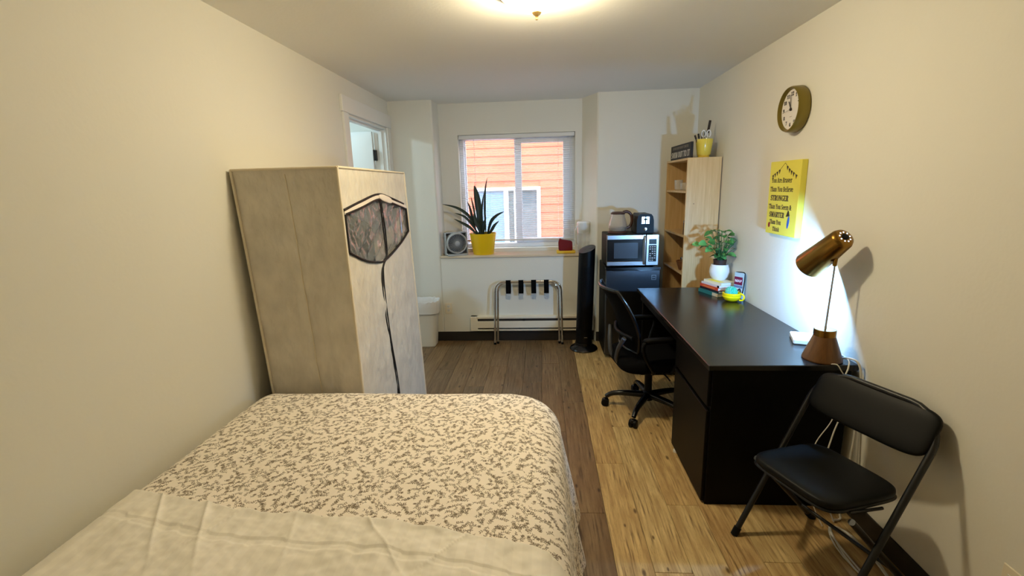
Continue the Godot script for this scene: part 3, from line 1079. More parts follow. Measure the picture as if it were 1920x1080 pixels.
# ---------------------------------------------------------------- desk
func build_desk() -> void:
	var d := thing("desk", "long black desk against the right wall", "desk")
	obj("desk_top", MB.new().span(Vector3(0.7755, 0.722, -2.13), Vector3(1.455, 0.75, -3.844), 0.003), M.desk_top, d)
	obj("end_panel", MB.new().span(Vector3(0.800, 0, -2.140), Vector3(1.43, 0.721, -2.168), 0.002), M.desk, d)
	obj("end_panel", MB.new().span(Vector3(0.82, 0, -3.80), Vector3(1.43, 0.721, -3.828), 0.002), M.desk, d)
	obj("modesty_panel", MB.new().span(Vector3(1.38, 0.25, -2.169), Vector3(1.398, 0.721, -3.799), 0.002), M.desk, d)
	obj("apron", MB.new().span(Vector3(0.80, 0.66, -2.71), Vector3(0.818, 0.721, -3.80), 0.002), M.desk, d)
	obj("pedestal_body", MB.new().span(Vector3(0.803, 0.0, -2.169), Vector3(1.36, 0.721, -2.70), 0.002), M.desk, d)
	obj("drawer_front", MB.new().span(Vector3(0.784, 0.53, -2.150), Vector3(0.802, 0.716, -2.70), 0.003), M.desk, d)
	obj("pedestal_door", MB.new().span(Vector3(0.784, 0.012, -2.150), Vector3(0.802, 0.508, -2.70), 0.003), M.desk, d)
	obj("foot_glide", MB.new().lathe([Vector2(0, 0), Vector2(0.018, 0), Vector2(0.018, 0.012), Vector2(0, 0.012)], 10, Vector3(0.792, 0, -2.62)), M.white_plastic, d)

# ---------------------------------------------------------------- bookshelf
func build_bookshelf() -> void:
	var s := thing("bookshelf", "tall narrow light oak bookshelf beyond the desk", "bookshelf")
	var x0 := 1.185
	var x1 := 1.456
	obj("side_panel", MB.new().span(Vector3(x0, 0, -4.01), Vector3(x1, 1.79, -4.028), 0.0015), M.oak, s)
	obj("side_panel", MB.new().span(Vector3(x0, 0, -4.64), Vector3(x1, 1.79, -4.658), 0.0015), M.oak, s)
	obj("top_panel", MB.new().span(Vector3(x0, 1.772, -4.0285), Vector3(x1 - 0.006, 1.79, -4.6395), 0.0015), M.oak, s)
	obj("back_panel", MB.new().span(Vector3(x1 - 0.006, 0.05, -4.0285), Vector3(x1, 1.771, -4.6395)), M.oak_dark, s)
	for y in [1.508, 1.138, 0.815, 0.46, 0.05]:
		obj("shelf", MB.new().span(Vector3(x0 + 0.004, y, -4.0285), Vector3(x1 - 0.0065, y + 0.018, -4.6395), 0.0015), M.oak, s)
	for p in [[1.20, 1.42], [1.20, 1.08]]:
		obj("cam_cap", MB.new().lathe([Vector2(0.0, 0.0015), Vector2(0.005, 0.001), Vector2(0.005, 0.0)], 8, Vector3(p[0] + 0.05, p[1], -4.01), Basis(Vector3(1, 0, 0), PI / 2)), mat(c8(150, 112, 70), 0.5), s)

# ---------------------------------------------------------------- fridge, microwave, kettle, toaster
func build_fridge() -> void:
	var f := thing("mini_fridge", "small black and steel fridge under the microwave", "fridge")
	obj("cabinet", MB.new().span(Vector3(0.567, 0.015, -4.26), Vector3(1.05, 0.862, -4.685), 0.006), M.black, f)
	var dr := obj("door", MB.new().span(Vector3(0.567, 0.03, -4.20), Vector3(1.05, 0.838, -4.256), 0.006), M.dark_steel, f)
	obj("door_cap", MB.new().prism(PackedVector2Array([Vector2(0.567, 0.862), Vector2(1.05, 0.862), Vector2(1.05, 0.842), Vector2(0.99, 0.838), Vector2(0.95, 0.828), Vector2(0.88, 0.828), Vector2(0.84, 0.839), Vector2(0.76, 0.839), Vector2(0.72, 0.830), Vector2(0.64, 0.830), Vector2(0.61, 0.840), Vector2(0.567, 0.842)]), 0.064, Transform3D(Basis(), Vector3(0, 0, -4.258))), M.black_gloss, f)
	obj("badge", MB.new().span(Vector3(0.975, 0.785, -4.1995), Vector3(1.012, 0.79, -4.1985)).span(Vector3(0.975, 0.745, -4.1995), Vector3(1.012, 0.75, -4.1985)).span(Vector3(0.973, 0.745, -4.1995), Vector3(0.978, 0.79, -4.1985)).span(Vector3(1.009, 0.745, -4.1995), Vector3(1.014, 0.79, -4.1985)).span(Vector3(0.982, 0.764, -4.1995), Vector3(1.005, 0.77, -4.1985)), M.steel, dr)
	for x in [0.60, 1.015]:
		for z in [-4.29, -4.65]:
			obj("foot", MB.new().lathe([Vector2(0, 0), Vector2(0.016, 0), Vector2(0.016, 0.016), Vector2(0, 0.016)], 10, Vector3(x, 0, z)), M.black, f)
	# microwave
	var m := thing("microwave", "stainless steel microwave oven on the small fridge", "microwave", Vector3(0.80, 0.863, -4.215))
	obj("case", MB.new().span(Vector3(-0.228, 0.014, -0.02), Vector3(0.228, 0.292, -0.36), 0.006), M.black, m)
	var sd := obj("door", MB.new().span(Vector3(-0.226, 0.016, 0.0), Vector3(0.112, 0.054, 0.022), 0.003).span(Vector3(-0.226, 0.25, 0.0), Vector3(0.112, 0.29, 0.022), 0.003).span(Vector3(0.088, 0.054, 0.0), Vector3(0.112, 0.25, 0.022), 0.003).span(Vector3(-0.226, 0.016, -0.0195), Vector3(0.112, 0.29, 0.0)), M.steel, m)
	obj("door_glass", MB.new().span(Vector3(-0.226, 0.0545, 0.0005), Vector3(0.0875, 0.2495, 0.019), 0.003), M.black_gloss, sd)
	obj("door_window", MB.new().span(Vector3(-0.165, 0.082, 0.019), Vector3(0.045, 0.222, 0.0195)), mat(c8(56, 66, 78), 0.25), sd)
	obj("handle", MB.new().tube(smooth([Vector3(0.100, 0.03, 0.022), Vector3(0.100, 0.045, 0.045), Vector3(0.100, 0.15, 0.05), Vector3(0.100, 0.26, 0.045), Vector3(0.100, 0.278, 0.022)], 4), 0.0075, 8), M.steel, sd)
	var pn := obj("control_panel", MB.new().span(Vector3(0.118, 0.016, -0.0195), Vector3(0.226, 0.29, 0.02), 0.003), M.steel, m)
	obj("display", MB.new().span(Vector3(0.140, 0.205, 0.02), Vector3(0.205, 0.25, 0.0212)), mat(c8(20, 34, 34), 0.2), pn)
	obj("keypad", MB.new().span(Vector3(0.138, 0.05, 0.02), Vector3(0.207, 0.198, 0.0208)), M.black_gloss, pn)
	var key := MB.new().box(Vector3.ZERO, Vector3(0.012, 0.008, 0.001)).mesh()
	var kb := mat(c8(196, 200, 204), 0.5)
	for r in 7:
		for c in 3:
			if (r * 5 + c * 3) % 7 != 6:
				obj("key", key, kb, pn).position = Vector3(0.153 + c * 0.0195, 0.062 + r * 0.02, 0.0214)
	for x in [-0.19, 0.19]:
		for z in [-0.06, -0.32]:
			obj("foot", MB.new().lathe([Vector2(0, 0), Vector2(0.012, 0), Vector2(0.012, 0.015), Vector2(0, 0.015)], 8, Vector3(x, 0, z)), M.black, m)
	# glass kettle
	var k := thing("glass_kettle", "round glass kettle with brown handle and base on the microwave", "kettle", Vector3(0.69, 1.1555, -4.37))
	var brown := mat(c8(72, 44, 34), 0.35)
	obj("base", MB.new().lathe([Vector2(0, 0), Vector2(0.088, 0), Vector2(0.09, 0.01), Vector2(0.082, 0.02), Vector2(0, 0.02)], 28), brown, k)
	obj("glass_body", MB.new().lathe([Vector2(0.0, 0.021), Vector2(0.072, 0.021), Vector2(0.082, 0.04), Vector2(0.084, 0.07), Vector2(0.076, 0.11), Vector2(0.064, 0.15), Vector2(0.060, 0.175), Vector2(0.0575, 0.175), Vector2(0.0615, 0.15), Vector2(0.0735, 0.11), Vector2(0.0815, 0.07), Vector2(0.079, 0.04), Vector2(0.070, 0.0235), Vector2(0.0, 0.0235)], 32), glass(Color(0.80, 0.74, 0.66), 0.28, 0.03), k)
	obj("heating_band", MB.new().lathe([Vector2(0.0, 0.024), Vector2(0.0685, 0.024), Vector2(0.076, 0.038), Vector2(0.0785, 0.056), Vector2(0.0, 0.056)], 28), mat(c8(70, 52, 42), 0.4), k)
	obj("lid", MB.new().lathe([Vector2(0, 0.172), Vector2(0.064, 0.172), Vector2(0.066, 0.182), Vector2(0.05, 0.194), Vector2(0.0, 0.197)], 24), brown, k)
	obj("handle", MB.new().tube(smooth([Vector3(0.045, 0.188, 0), Vector3(0.085, 0.192, 0), Vector3(0.118, 0.165, 0), Vector3(0.128, 0.115, 0), Vector3(0.112, 0.062, 0), Vector3(0.08, 0.045, 0)], 5), [0.012, 0.013, 0.0135, 0.014, 0.014, 0.014, 0.014, 0.014, 0.014, 0.014, 0.014, 0.014, 0.014, 0.014, 0.014, 0.014, 0.013, 0.013, 0.013, 0.013, 0.013, 0.013, 0.013, 0.013, 0.012, 0.012], 8), brown, k)
	# toaster
	var t := thing("toaster", "black toaster with a chrome lever panel beside the glass kettle", "toaster", Vector3(0.908, 1.1555, -4.28))
	var tp := PackedVector2Array()
	for p in [[-0.075, 0.012], [0.075, 0.012], [0.073, 0.12], [0.066, 0.155], [0.05, 0.175], [-0.05, 0.175], [-0.066, 0.155], [-0.073, 0.12]]:
		tp.append(Vector2(p[0], p[1]))
	obj("body", MB.new().prism(tp, -0.27, Transform3D(Basis(), Vector3(0, 0, 0.06))), M.black_satin, t)
	obj("base", MB.new().span(Vector3(-0.07, 0, 0.052), Vector3(0.07, 0.012, -0.2), 0.003), M.black, t)
	obj("front_panel", MB.new().span(Vector3(-0.035, 0.09, 0.06), Vector3(-0.003, 0.155, 0.064), 0.002).span(Vector3(0.003, 0.09, 0.06), Vector3(0.035, 0.155, 0.064), 0.002), M.steel, t)
	obj("lever", MB.new().box(Vector3(0, 0.13, 0.072), Vector3(0.03, 0.012, 0.016), 0.003), M.black, t)
	obj("dial", MB.new().lathe([Vector2(0, 0.012), Vector2(0.014, 0.011), Vector2(0.017, 0.0), Vector2(0, 0)], 16, Vector3(0, 0.045, 0.06), Basis(Vector3(1, 0, 0), PI / 2)), M.chrome, t)
	for x in [-0.028, 0.028]:
		obj("bread_slot", MB.new().span(Vector3(x - 0.013, 0.1745, 0.02), Vector3(x + 0.013, 0.1762, -0.17)), M.dark_grey, t)

# ---------------------------------------------------------------- office chair
func build_office_chair() -> void:
	var c := thing("office_chair", "black mesh-back swivel office chair pushed under the desk", "chair", Vector3(0.74, 0, -3.175), 0.135)
	# faces +x in its own axes
	var star := [180.0 - 12.0, 180.0 + 60.0, 180 + 132.0, 24.0, 96.0]
	for a in star:
		var t := deg_to_rad(a - 7.7)
		var d := Vector3(cos(t), 0, -sin(t))
		var leg := obj("base_arm", MB.new().tube(smooth([d * 0.02 + Vector3(0, 0.115, 0), d * 0.16 + Vector3(0, 0.112, 0), d * 0.25 + Vector3(0, 0.10, 0), d * 0.295 + Vector3(0, 0.07, 0)], 4), [0.026, 0.025, 0.024, 0.023, 0.022, 0.021, 0.020, 0.0195, 0.019, 0.018, 0.018, 0.017, 0.016], 8), M.black_gloss, c)
		var sdir := Vector3(d.z, 0, -d.x)
		for s in [-1.0, 1.0]:
			obj("caster", MB.new().lathe([Vector2(0, -0.011), Vector2(0.024, -0.011), Vector2(0.0275, -0.008), Vector2(0.0275, 0.008), Vector2(0.024, 0.011), Vector2(0, 0.011)], 16, d * 0.30 + Vector3(0, 0.0275, 0) + sdir * (0.015 * s), frame_to(sdir)), M.black, leg)
		obj("caster_hood", MB.new().pad(d * 0.30 + Vector3(0, 0.043, 0), Vector3(0.024, 0.018, 0.018), 0.8, 0.8, 16, 8), M.black_gloss, leg)
	obj("gas_column", MB.new().lathe([Vector2(0, 0.08), Vector2(0.036, 0.08), Vector2(0.036, 0.14), Vector2(0.026, 0.15), Vector2(0.026, 0.27), Vector2(0.034, 0.28), Vector2(0.034, 0.33), Vector2(0, 0.33)], 16), M.black, c)
	obj("tilt_plate", MB.new().box(Vector3(0, 0.335, 0), Vector3(0.22, 0.03, 0.18), 0.008), M.black, c)
	obj("height_lever", MB.new().tube([Vector3(0.04, 0.335, 0.08), Vector3(0.05, 0.33, 0.2), Vector3(0.05, 0.325, 0.25)], 0.006, 6), M.black_metal, c)
	obj("seat", MB.new().pad(Vector3(-0.01, 0.405, 0), Vector3(0.245, 0.055, 0.245), 0.55, 0.45, 40, 14), M.mesh_cloth, c)
	var bf := func(u: float, v: float, off: float) -> Vector3:
		var y := lerpf(0.50, 0.925, v)
		var x := -0.155 + 0.02 * sin(v * 3.0) - 0.155 * pow(v, 1.5)
		x += -0.035 + 0.05 * pow(absf(u * 2.0 - 1.0), 2.0)
		var hw := lerpf(0.19, 0.222, smoothstep(0.0, 0.35, v)) * (1.0 - 0.10 * smoothstep(0.8, 1.0, v))
		return Vector3(x - off, y, (u * 2.0 - 1.0) * hw)
	var panel := MB.new()
	panel.grid(24, 24, func(u: float, v: float) -> Array: return [bf.call(u, v, 0.0), Vector2(u, v)], true)
	panel.grid(24, 24, func(u: float, v: float) -> Array: return [bf.call(u, v, 0.012), Vector2(u, v)], false)
	obj("mesh_back", panel, M.mesh_cloth, c)
	var rim := []
	for i in 13: rim.append(bf.call(0.0, i / 12.0, 0.006))
	for i in range(1, 13): rim.append(bf.call(i / 12.0, 1.0, 0.006))
	for i in range(1, 13): rim.append(bf.call(1.0, 1.0 - i / 12.0, 0.006))
	for i in range(1, 13): rim.append(bf.call(1.0 - i / 12.0, 0.0, 0.006))
	obj("back_frame", MB.new().tube(rim, 0.012, 8), M.black_gloss, c)
	for s in [-1.0, 1.0]:
		obj("back_support", MB.new().tube(smooth([Vector3(-0.10, 0.35, 0.02 * s), Vector3(-0.24, 0.40, 0.06 * s), Vector3(-0.255, 0.50, 0.10 * s), Vector3(-0.235, 0.60, 0.16 * s)], 5), 0.016, 8), M.dark_grey, c)
	obj("lumbar_bar", MB.new().tube(smooth([bf.call(0.05, 0.25, 0.03), bf.call(0.5, 0.25, 0.035), bf.call(0.95, 0.25, 0.03)], 5), 0.014, 8), M.black, c)
	for s in [-1.0, 1.0]:
		var ar := obj("armrest", MB.new().tube(smooth([Vector3(-0.05, 0.36, 0.20 * s), Vector3(-0.07, 0.40, 0.265 * s), Vector3(-0.13, 0.50, 0.272 * s), Vector3(-0.14, 0.585, 0.27 * s), Vector3(-0.08, 0.60, 0.27 * s), Vector3(0.10, 0.60, 0.268 * s), Vector3(0.135, 0.575, 0.267 * s), Vector3(0.11, 0.48, 0.265 * s), Vector3(0.07, 0.38, 0.24 * s), Vector3(0.05, 0.36, 0.20 * s)], 4), 0.013, 8), M.black_satin, c)
		obj("arm_pad", MB.new().pad(Vector3(-0.01, 0.616, 0.27 * s), Vector3(0.135, 0.012, 0.028), 0.5, 0.5, 24, 8), M.black, ar)

# ---------------------------------------------------------------- folding chair
func build_folding_chair() -> void:
	# own axes: forward -z, right +x
	var th := 0.364
	var turn := atan2(cos(th), -sin(th))
	var c := thing("folding_chair", "black folding chair with padded seat and back by the right wall", "chair", Vector3(0.952, 0, -1.701), turn)
	var w := 0.245
	var rake := 0.44
	var ht := 0.755
	var at := func(y: float, x: float) -> Vector3: return Vector3(x, y, rake * y / ht)
	var pts := []
	pts.append(at.call(0.006, -w))
	pts.append(at.call(0.35, -w))
	pts.append(at.call(ht - 0.13, -w))
	var a0: Vector3 = at.call(ht - 0.13, -w)
	for i in range(1, 8):
		var t := i / 7.0 * PI / 2
		pts.append(at.call(ht - 0.13 + sin(t) * 0.13, -w + 0.13 - cos(t) * 0.13))
	for i in range(0, 8):
		var t := i / 7.0 * PI / 2
		pts.append(at.call(ht - 0.13 + cos(t) * 0.13, w - 0.13 + sin(t) * 0.13))
	pts.append(at.call(0.35, w))
	pts.append(at.call(0.006, w))
	obj("front_frame", MB.new().tube(pts, 0.0125, 10), M.black_metal, c)
	for s in [-1.0, 1.0]:
		obj("foot_cap", MB.new().tube([at.call(0.0, w * s), at.call(0.035, w * s)], 0.016, 10), M.black, c)
	# rear legs run from under the seat front to the floor behind
	var wr := w - 0.03
	var rear := []
	var p_top := Vector3(0, 0.40, 0.06)
	var p_bot := Vector3(0, 0.006, 0.43)
	for s in [-1.0, 1.0]:
		obj("rear_leg", MB.new().tube([p_top + Vector3(wr * s, 0, 0), p_bot + Vector3(wr * s, 0, 0)], 0.0125, 10), M.black_metal, c)
		obj("foot_cap", MB.new().tube([p_bot + Vector3(wr * s, -0.006, 0.005), p_bot + Vector3(wr * s, 0.03, -0.028)], 0.016, 10), M.black, c)
	obj("rear_stretcher", MB.new().tube([Vector3(-wr, 0.10, 0.345), Vector3(wr, 0.10, 0.345)], 0.008, 8), M.black_metal, c)
	# seat
	var seat := MB.new()
	var tilt := Basis(Vector3(1, 0, 0), 0.05)
	seat.pad(Vector3(0, 0.432, 0.175), Vector3(0.190, 0.024, 0.195), 0.5, 0.38, 52, 24, tilt)
	obj("seat_pad", seat, M.vinyl, c)
	obj("seat_pan", MB.new().pad(Vector3(0, 0.413, 0.175), Vector3(0.192, 0.010, 0.199), 0.3, 0.36, 44, 8, tilt), M.black_metal, c)
	for s in [-1.0, 1.0]:
		obj("hinge_bar", MB.new().tube([Vector3(0.19 * s, 0.415, 0.08), Vector3(0.198 * s, 0.40, 0.235)], 0.006, 6), M.black_metal, c)
	# back pad follows the frame
	var ax := Vector3(0, ht, rake).normalized()
	var bas := Basis(Vector3(1, 0, 0), Vector3(1, 0, 0).cross(ax) * -1.0, ax)
	var bc: Vector3 = at.call(ht - 0.084, 0.0)
	var back := MB.new()
	var half := Vector3(0.240, 0.020, 0.098)
	back.pad(Vector3.ZERO, half, 0.5, 0.40, 56, 24)
	for k in back.vs.size():   # bowed round the sitter's back
		var v := back.vs[k]
		back.vs[k] = bc + bas * Vector3(v.x, v.y - 0.012 + 0.018 * pow(v.x / 0.236, 2.0), v.z)
		back.ns[k] = (bas * back.ns[k]).normalized()
	obj("back_pad", back, M.vinyl, c)

# ---------------------------------------------------------------- tower fan
func build_tower_fan() -> void:
	var f := thing("tower_fan", "slim black tower fan standing beside the small fridge", "fan", Vector3(0.395, 0, -4.47))
	obj("base", MB.new().lathe([Vector2(0, 0), Vector2(0.135, 0), Vector2(0.138, 0.01), Vector2(0.128, 0.024), Vector2(0.085, 0.05), Vector2(0.082, 0.075), Vector2(0, 0.075)], 40), M.black_gloss, f)
	var body := MB.new()
	var lean := 0.028
	body.grid(40, 20, func(u: float, v: float) -> Array:
		var a := -u * TAU
		var y := 0.075 + v * 0.925
		var topcut := 0.025 * cos(a) * v * v
		return [Vector3(cos(a) * 0.079 + lean * v, y + topcut - 0.02 * sin(a) * v * v, sin(a) * 0.079), Vector2(u, v)], true, null, true)
	obj("body", body, M.black_satin, f)
	obj("control_top", MB.new().grid(40, 4, func(u: float, v: float) -> Array:
		var a := -u * TAU
		var r := 0.079 * (1.0 - v)
		return [Vector3(cos(a) * r + lean, 1.0 + (0.025 * cos(a) - 0.02 * sin(a)) * (1.0 - v) + 0.004 * sin(v * PI), sin(a) * r), Vector2(u, v)], true, null, true), M.dark_grey, f)
	var sl := MB.new().box(Vector3.ZERO, Vector3(0.004, 0.62, 0.006), 0.001).mesh()
	for i in 9:
		var a := PI * 0.5 + (i - 4) * 0.17
		var o := obj("grille_bar", sl, M.black, f)
		o.position = Vector3(cos(a) * 0.0795 + lean * 0.45, 0.53, sin(a) * 0.0795)
		o.rotation.z = -lean / 0.925
	obj("logo_strip", MB.new().box(Vector3(0.012, 0.14, 0.0795), Vector3(0.03, 0.004, 0.002)), M.steel, f)

# ---------------------------------------------------------------- luggage rack
func build_luggage_rack() -> void:
	var r := thing("luggage_rack", "folded chrome luggage rack with black straps leaning on the heater", "luggage rack", Vector3(-0.157, 0, -4.625))
	for k in 2:
		var hw := 0.336 - 0.028 * k
		var zt := -0.03 - 0.018 * k
		var zb := 0.015 - 0.030 * k
		var yt := 0.655 - 0.012 * k
		var zz := func(y: float) -> float: return lerpf(zb, zt, y / yt)
		var pts := [Vector3(-hw - 0.012, 0.004, zb), Vector3(-hw, yt - 0.09, zz.call(yt - 0.09))]
		for i in range(1, 7):
			var t := i / 6.0 * PI / 2
			pts.append(Vector3(-hw + 0.09 - cos(t) * 0.09, yt - 0.09 + sin(t) * 0.09, zt))
		for i in range(0, 7):
			var t := i / 6.0 * PI / 2
			pts.append(Vector3(hw - 0.09 + sin(t) * 0.09, yt - 0.09 + cos(t) * 0.09, zt))
		pts.append(Vector3(hw + 0.012, 0.004, zb))
		obj("tube_frame", MB.new().tube(pts, 0.0115, 12), M.chrome, r)
		for s in [-1.0, 1.0]:
			obj("foot_cap", MB.new().tube([Vector3((hw + 0.0122) * s, 0.0, zb), Vector3((hw + 0.0115) * s, 0.022, zb)], 0.0132, 10), M.black, r)
	for i in 4:
		var x := -0.197 + i * 0.129
		var p := MB.new()
		var prof := [Vector2(0.53, -0.027), Vector2(0.60, -0.0165), Vector2(0.655, -0.015), Vector2(0.668, -0.026), Vector2(0.669, -0.036), Vector2(0.66, -0.064), Vector2(0.60, -0.066), Vector2(0.54, -0.055)]
		p.grid(1, prof.size() - 1, func(u: float, v: float) -> Array:
			var q: Vector2 = prof[int(round(v * (prof.size() - 1)))]
			return [Vector3(x + (u - 0.5) * 0.05, q.x, q.y), Vector2(u, v)])
		p.grid(1, prof.size() - 1, func(u: float, v: float) -> Array:
			var q: Vector2 = prof[int(round(v * (prof.size() - 1)))]
			return [Vector3(x + (u - 0.5) * 0.05, q.x - 0.001, q.y - 0.002), Vector2(u, v)], true)
		var st := obj("strap", p, M.mesh_cloth, r)
		obj("strap_end", MB.new().box(Vector3(x, 0.522, -0.029), Vector3(0.05, 0.014, 0.003), 0.001), M.grey_plastic, st)

func build_heater_outlets() -> void:
	var h := thing("baseboard_heater", "long white electric baseboard heater under the window", "heater", Vector3(-0.765, 0.125, ZLOW))
	obj("casing", MB.new().span(Vector3(0, 0, 0), Vector3(1.28, 0.012, 0.06), 0.002).span(Vector3(0, 0.03, 0.052), Vector3(1.28, 0.105, 0.06), 0.002).span(Vector3(0, 0.128, 0), Vector3(1.28, 0.155, 0.055), 0.004).span(Vector3(0, 0, 0), Vector3(0.075, 0.155, 0.0605), 0.004).span(Vector3(1.2, 0, 0), Vector3(1.28, 0.155, 0.0605), 0.004).span(Vector3(0, 0, 0), Vector3(1.28, 0.155, 0.004)), M.cream, h)
	obj("element", MB.new().span(Vector3(0.075, 0.02, 0.004), Vector3(1.2, 0.12, 0.044)), mat(c8(40, 36, 34), 0.5), h)
	obj("clip", MB.new().span(Vector3(0.55, 0.105, 0.05), Vector3(0.575, 0.128, 0.058)), M.black_metal, h)
	var mk := func(label: String, at: Vector3, turn: float) -> void:
		var o := thing("wall_outlet", label, "outlet", at, turn)
		obj("cover_plate", MB.new().box(Vector3(0, 0, 0.003), Vector3(0.072, 0.117, 0.006), 0.002), M.cream, o)
		for y in [-0.02, 0.02]:
			var s := obj("socket", MB.new().box(Vector3(0, y, 0.0068), Vector3(0.032, 0.027, 0.002), 0.0008), M.white_plastic, o)
			obj("slot", MB.new().box(Vector3(-0.006, y + 0.003, 0.0079), Vector3(0.002, 0.008, 0.0006)).box(Vector3(0.006, y + 0.003, 0.0079), Vector3(0.002, 0.008, 0.0006)).box(Vector3(0, y - 0.007, 0.0079), Vector3(0.004, 0.004, 0.0006)), M.dark_grey, s)
	mk.call("cream wall outlet low on the far wall beside the waste bin", Vector3(-1.0, 0.36, ZLOW), 0.0)
	mk.call("white wall outlet low on the right wall near the folding chair", Vector3(XR, 0.325, -1.335), -PI / 2)

func build_bin() -> void:
	var b := thing("waste_bin", "white plastic waste bin with a bag liner behind the wardrobe", "waste bin", Vector3(-1.235, 0, -4.61))
	var shape := func(grow: float, y0: float, y1: float, g0: float, g1: float) -> Callable:
		return func(u: float, v: float) -> Array:
			var a := -u * TAU
			var sp := func(x: float) -> float: return signf(x) * pow(absf(x), 0.45)
			var g := lerpf(g0, g1, v)
			return [Vector3(sp.call(cos(a)) * (0.125 * g + grow), lerpf(y0, y1, v), sp.call(sin(a)) * (0.085 * g + grow)), Vector2(u, v)]
	var s := MB.new()
	s.grid(48, 1, shape.call(0.0, 0.0, 0.012, 0.90, 0.96), true, null, true)
	s.grid(48, 6, shape.call(0.0, 0.012, 0.42, 0.96, 1.22), true, null, true)
	s.grid(48, 6, shape.call(-0.003, 0.012, 0.42, 0.95, 1.22), false, null, true)
	s.grid(48, 1, shape.call(0.0, 0.0, 0.0, 0.0, 0.90), true, null, true)
	obj("body", s, M.white_plastic, b)
	var r := MB.new()
	r.grid(48, 2, shape.call(0.008, 0.415, 0.425, 1.22, 1.23), true, null, true)
	obj("rim", r, M.white_plastic, b)
	var nz := noise(5, 3.0, 3)
	var g := MB.new()
	var bagf := func(off: float) -> Callable:
		return func(u: float, v: float) -> Array:
			var a := -u * TAU
			var sp := func(x: float) -> float: return signf(x) * pow(absf(x), 0.5)
			var k := sin(v * PI)
			var out := lerpf(0.014, -0.01, v) + k * 0.012 + 0.006 * nz.get_noise_2d(cos(a) * 2.0, sin(a) * 2.0 + v)
			var y := 0.36 + k * 0.09 + 0.07 * v + 0.018 * nz.get_noise_2d(cos(a) * 3.0 + 9.0, sin(a) * 3.0) * k
			return [Vector3(sp.call(cos(a)) * (0.1525 + out), y, sp.call(sin(a)) * (0.104 + out)), Vector2(u, v)]
	g.grid(60, 14, bagf.call(0.0), true, null, true)
	obj("bag_liner", g, M.bag, b)

# ---------------------------------------------------------------- on the window ledge
func blade(pts: Array, w: float, m: Material, parent: Node, face := Vector3(0, 0, 1), fat := 0.35) -> void:
	var q := smooth(pts, 6)
	var n := q.size()
	var b := MB.new()
	for sd in [0.0, 1.0]:
		b.grid(4, n - 1, func(u: float, v: float) -> Array:
			var i := int(round(v * (n - 1)))
			var t: Vector3 = (q[mini(i + 1, n - 1)] - q[maxi(i - 1, 0)]).normalized()
			var side := t.cross(face).normalized()
			var nn := side.cross(t)
			var k := pow(sin(PI * clampf(lerpf(fat, 1.0, v), 0, 1)), 0.9)
			var x := (u - 0.5) * 2.0
			return [q[i] + side * (x * w * 0.5 * maxf(k, 0.02)) + nn * (w * 0.22 * x * x * k - sd * 0.0016), Vector2(u, v)], sd > 0.5)
	obj("leaf", b, m, parent)

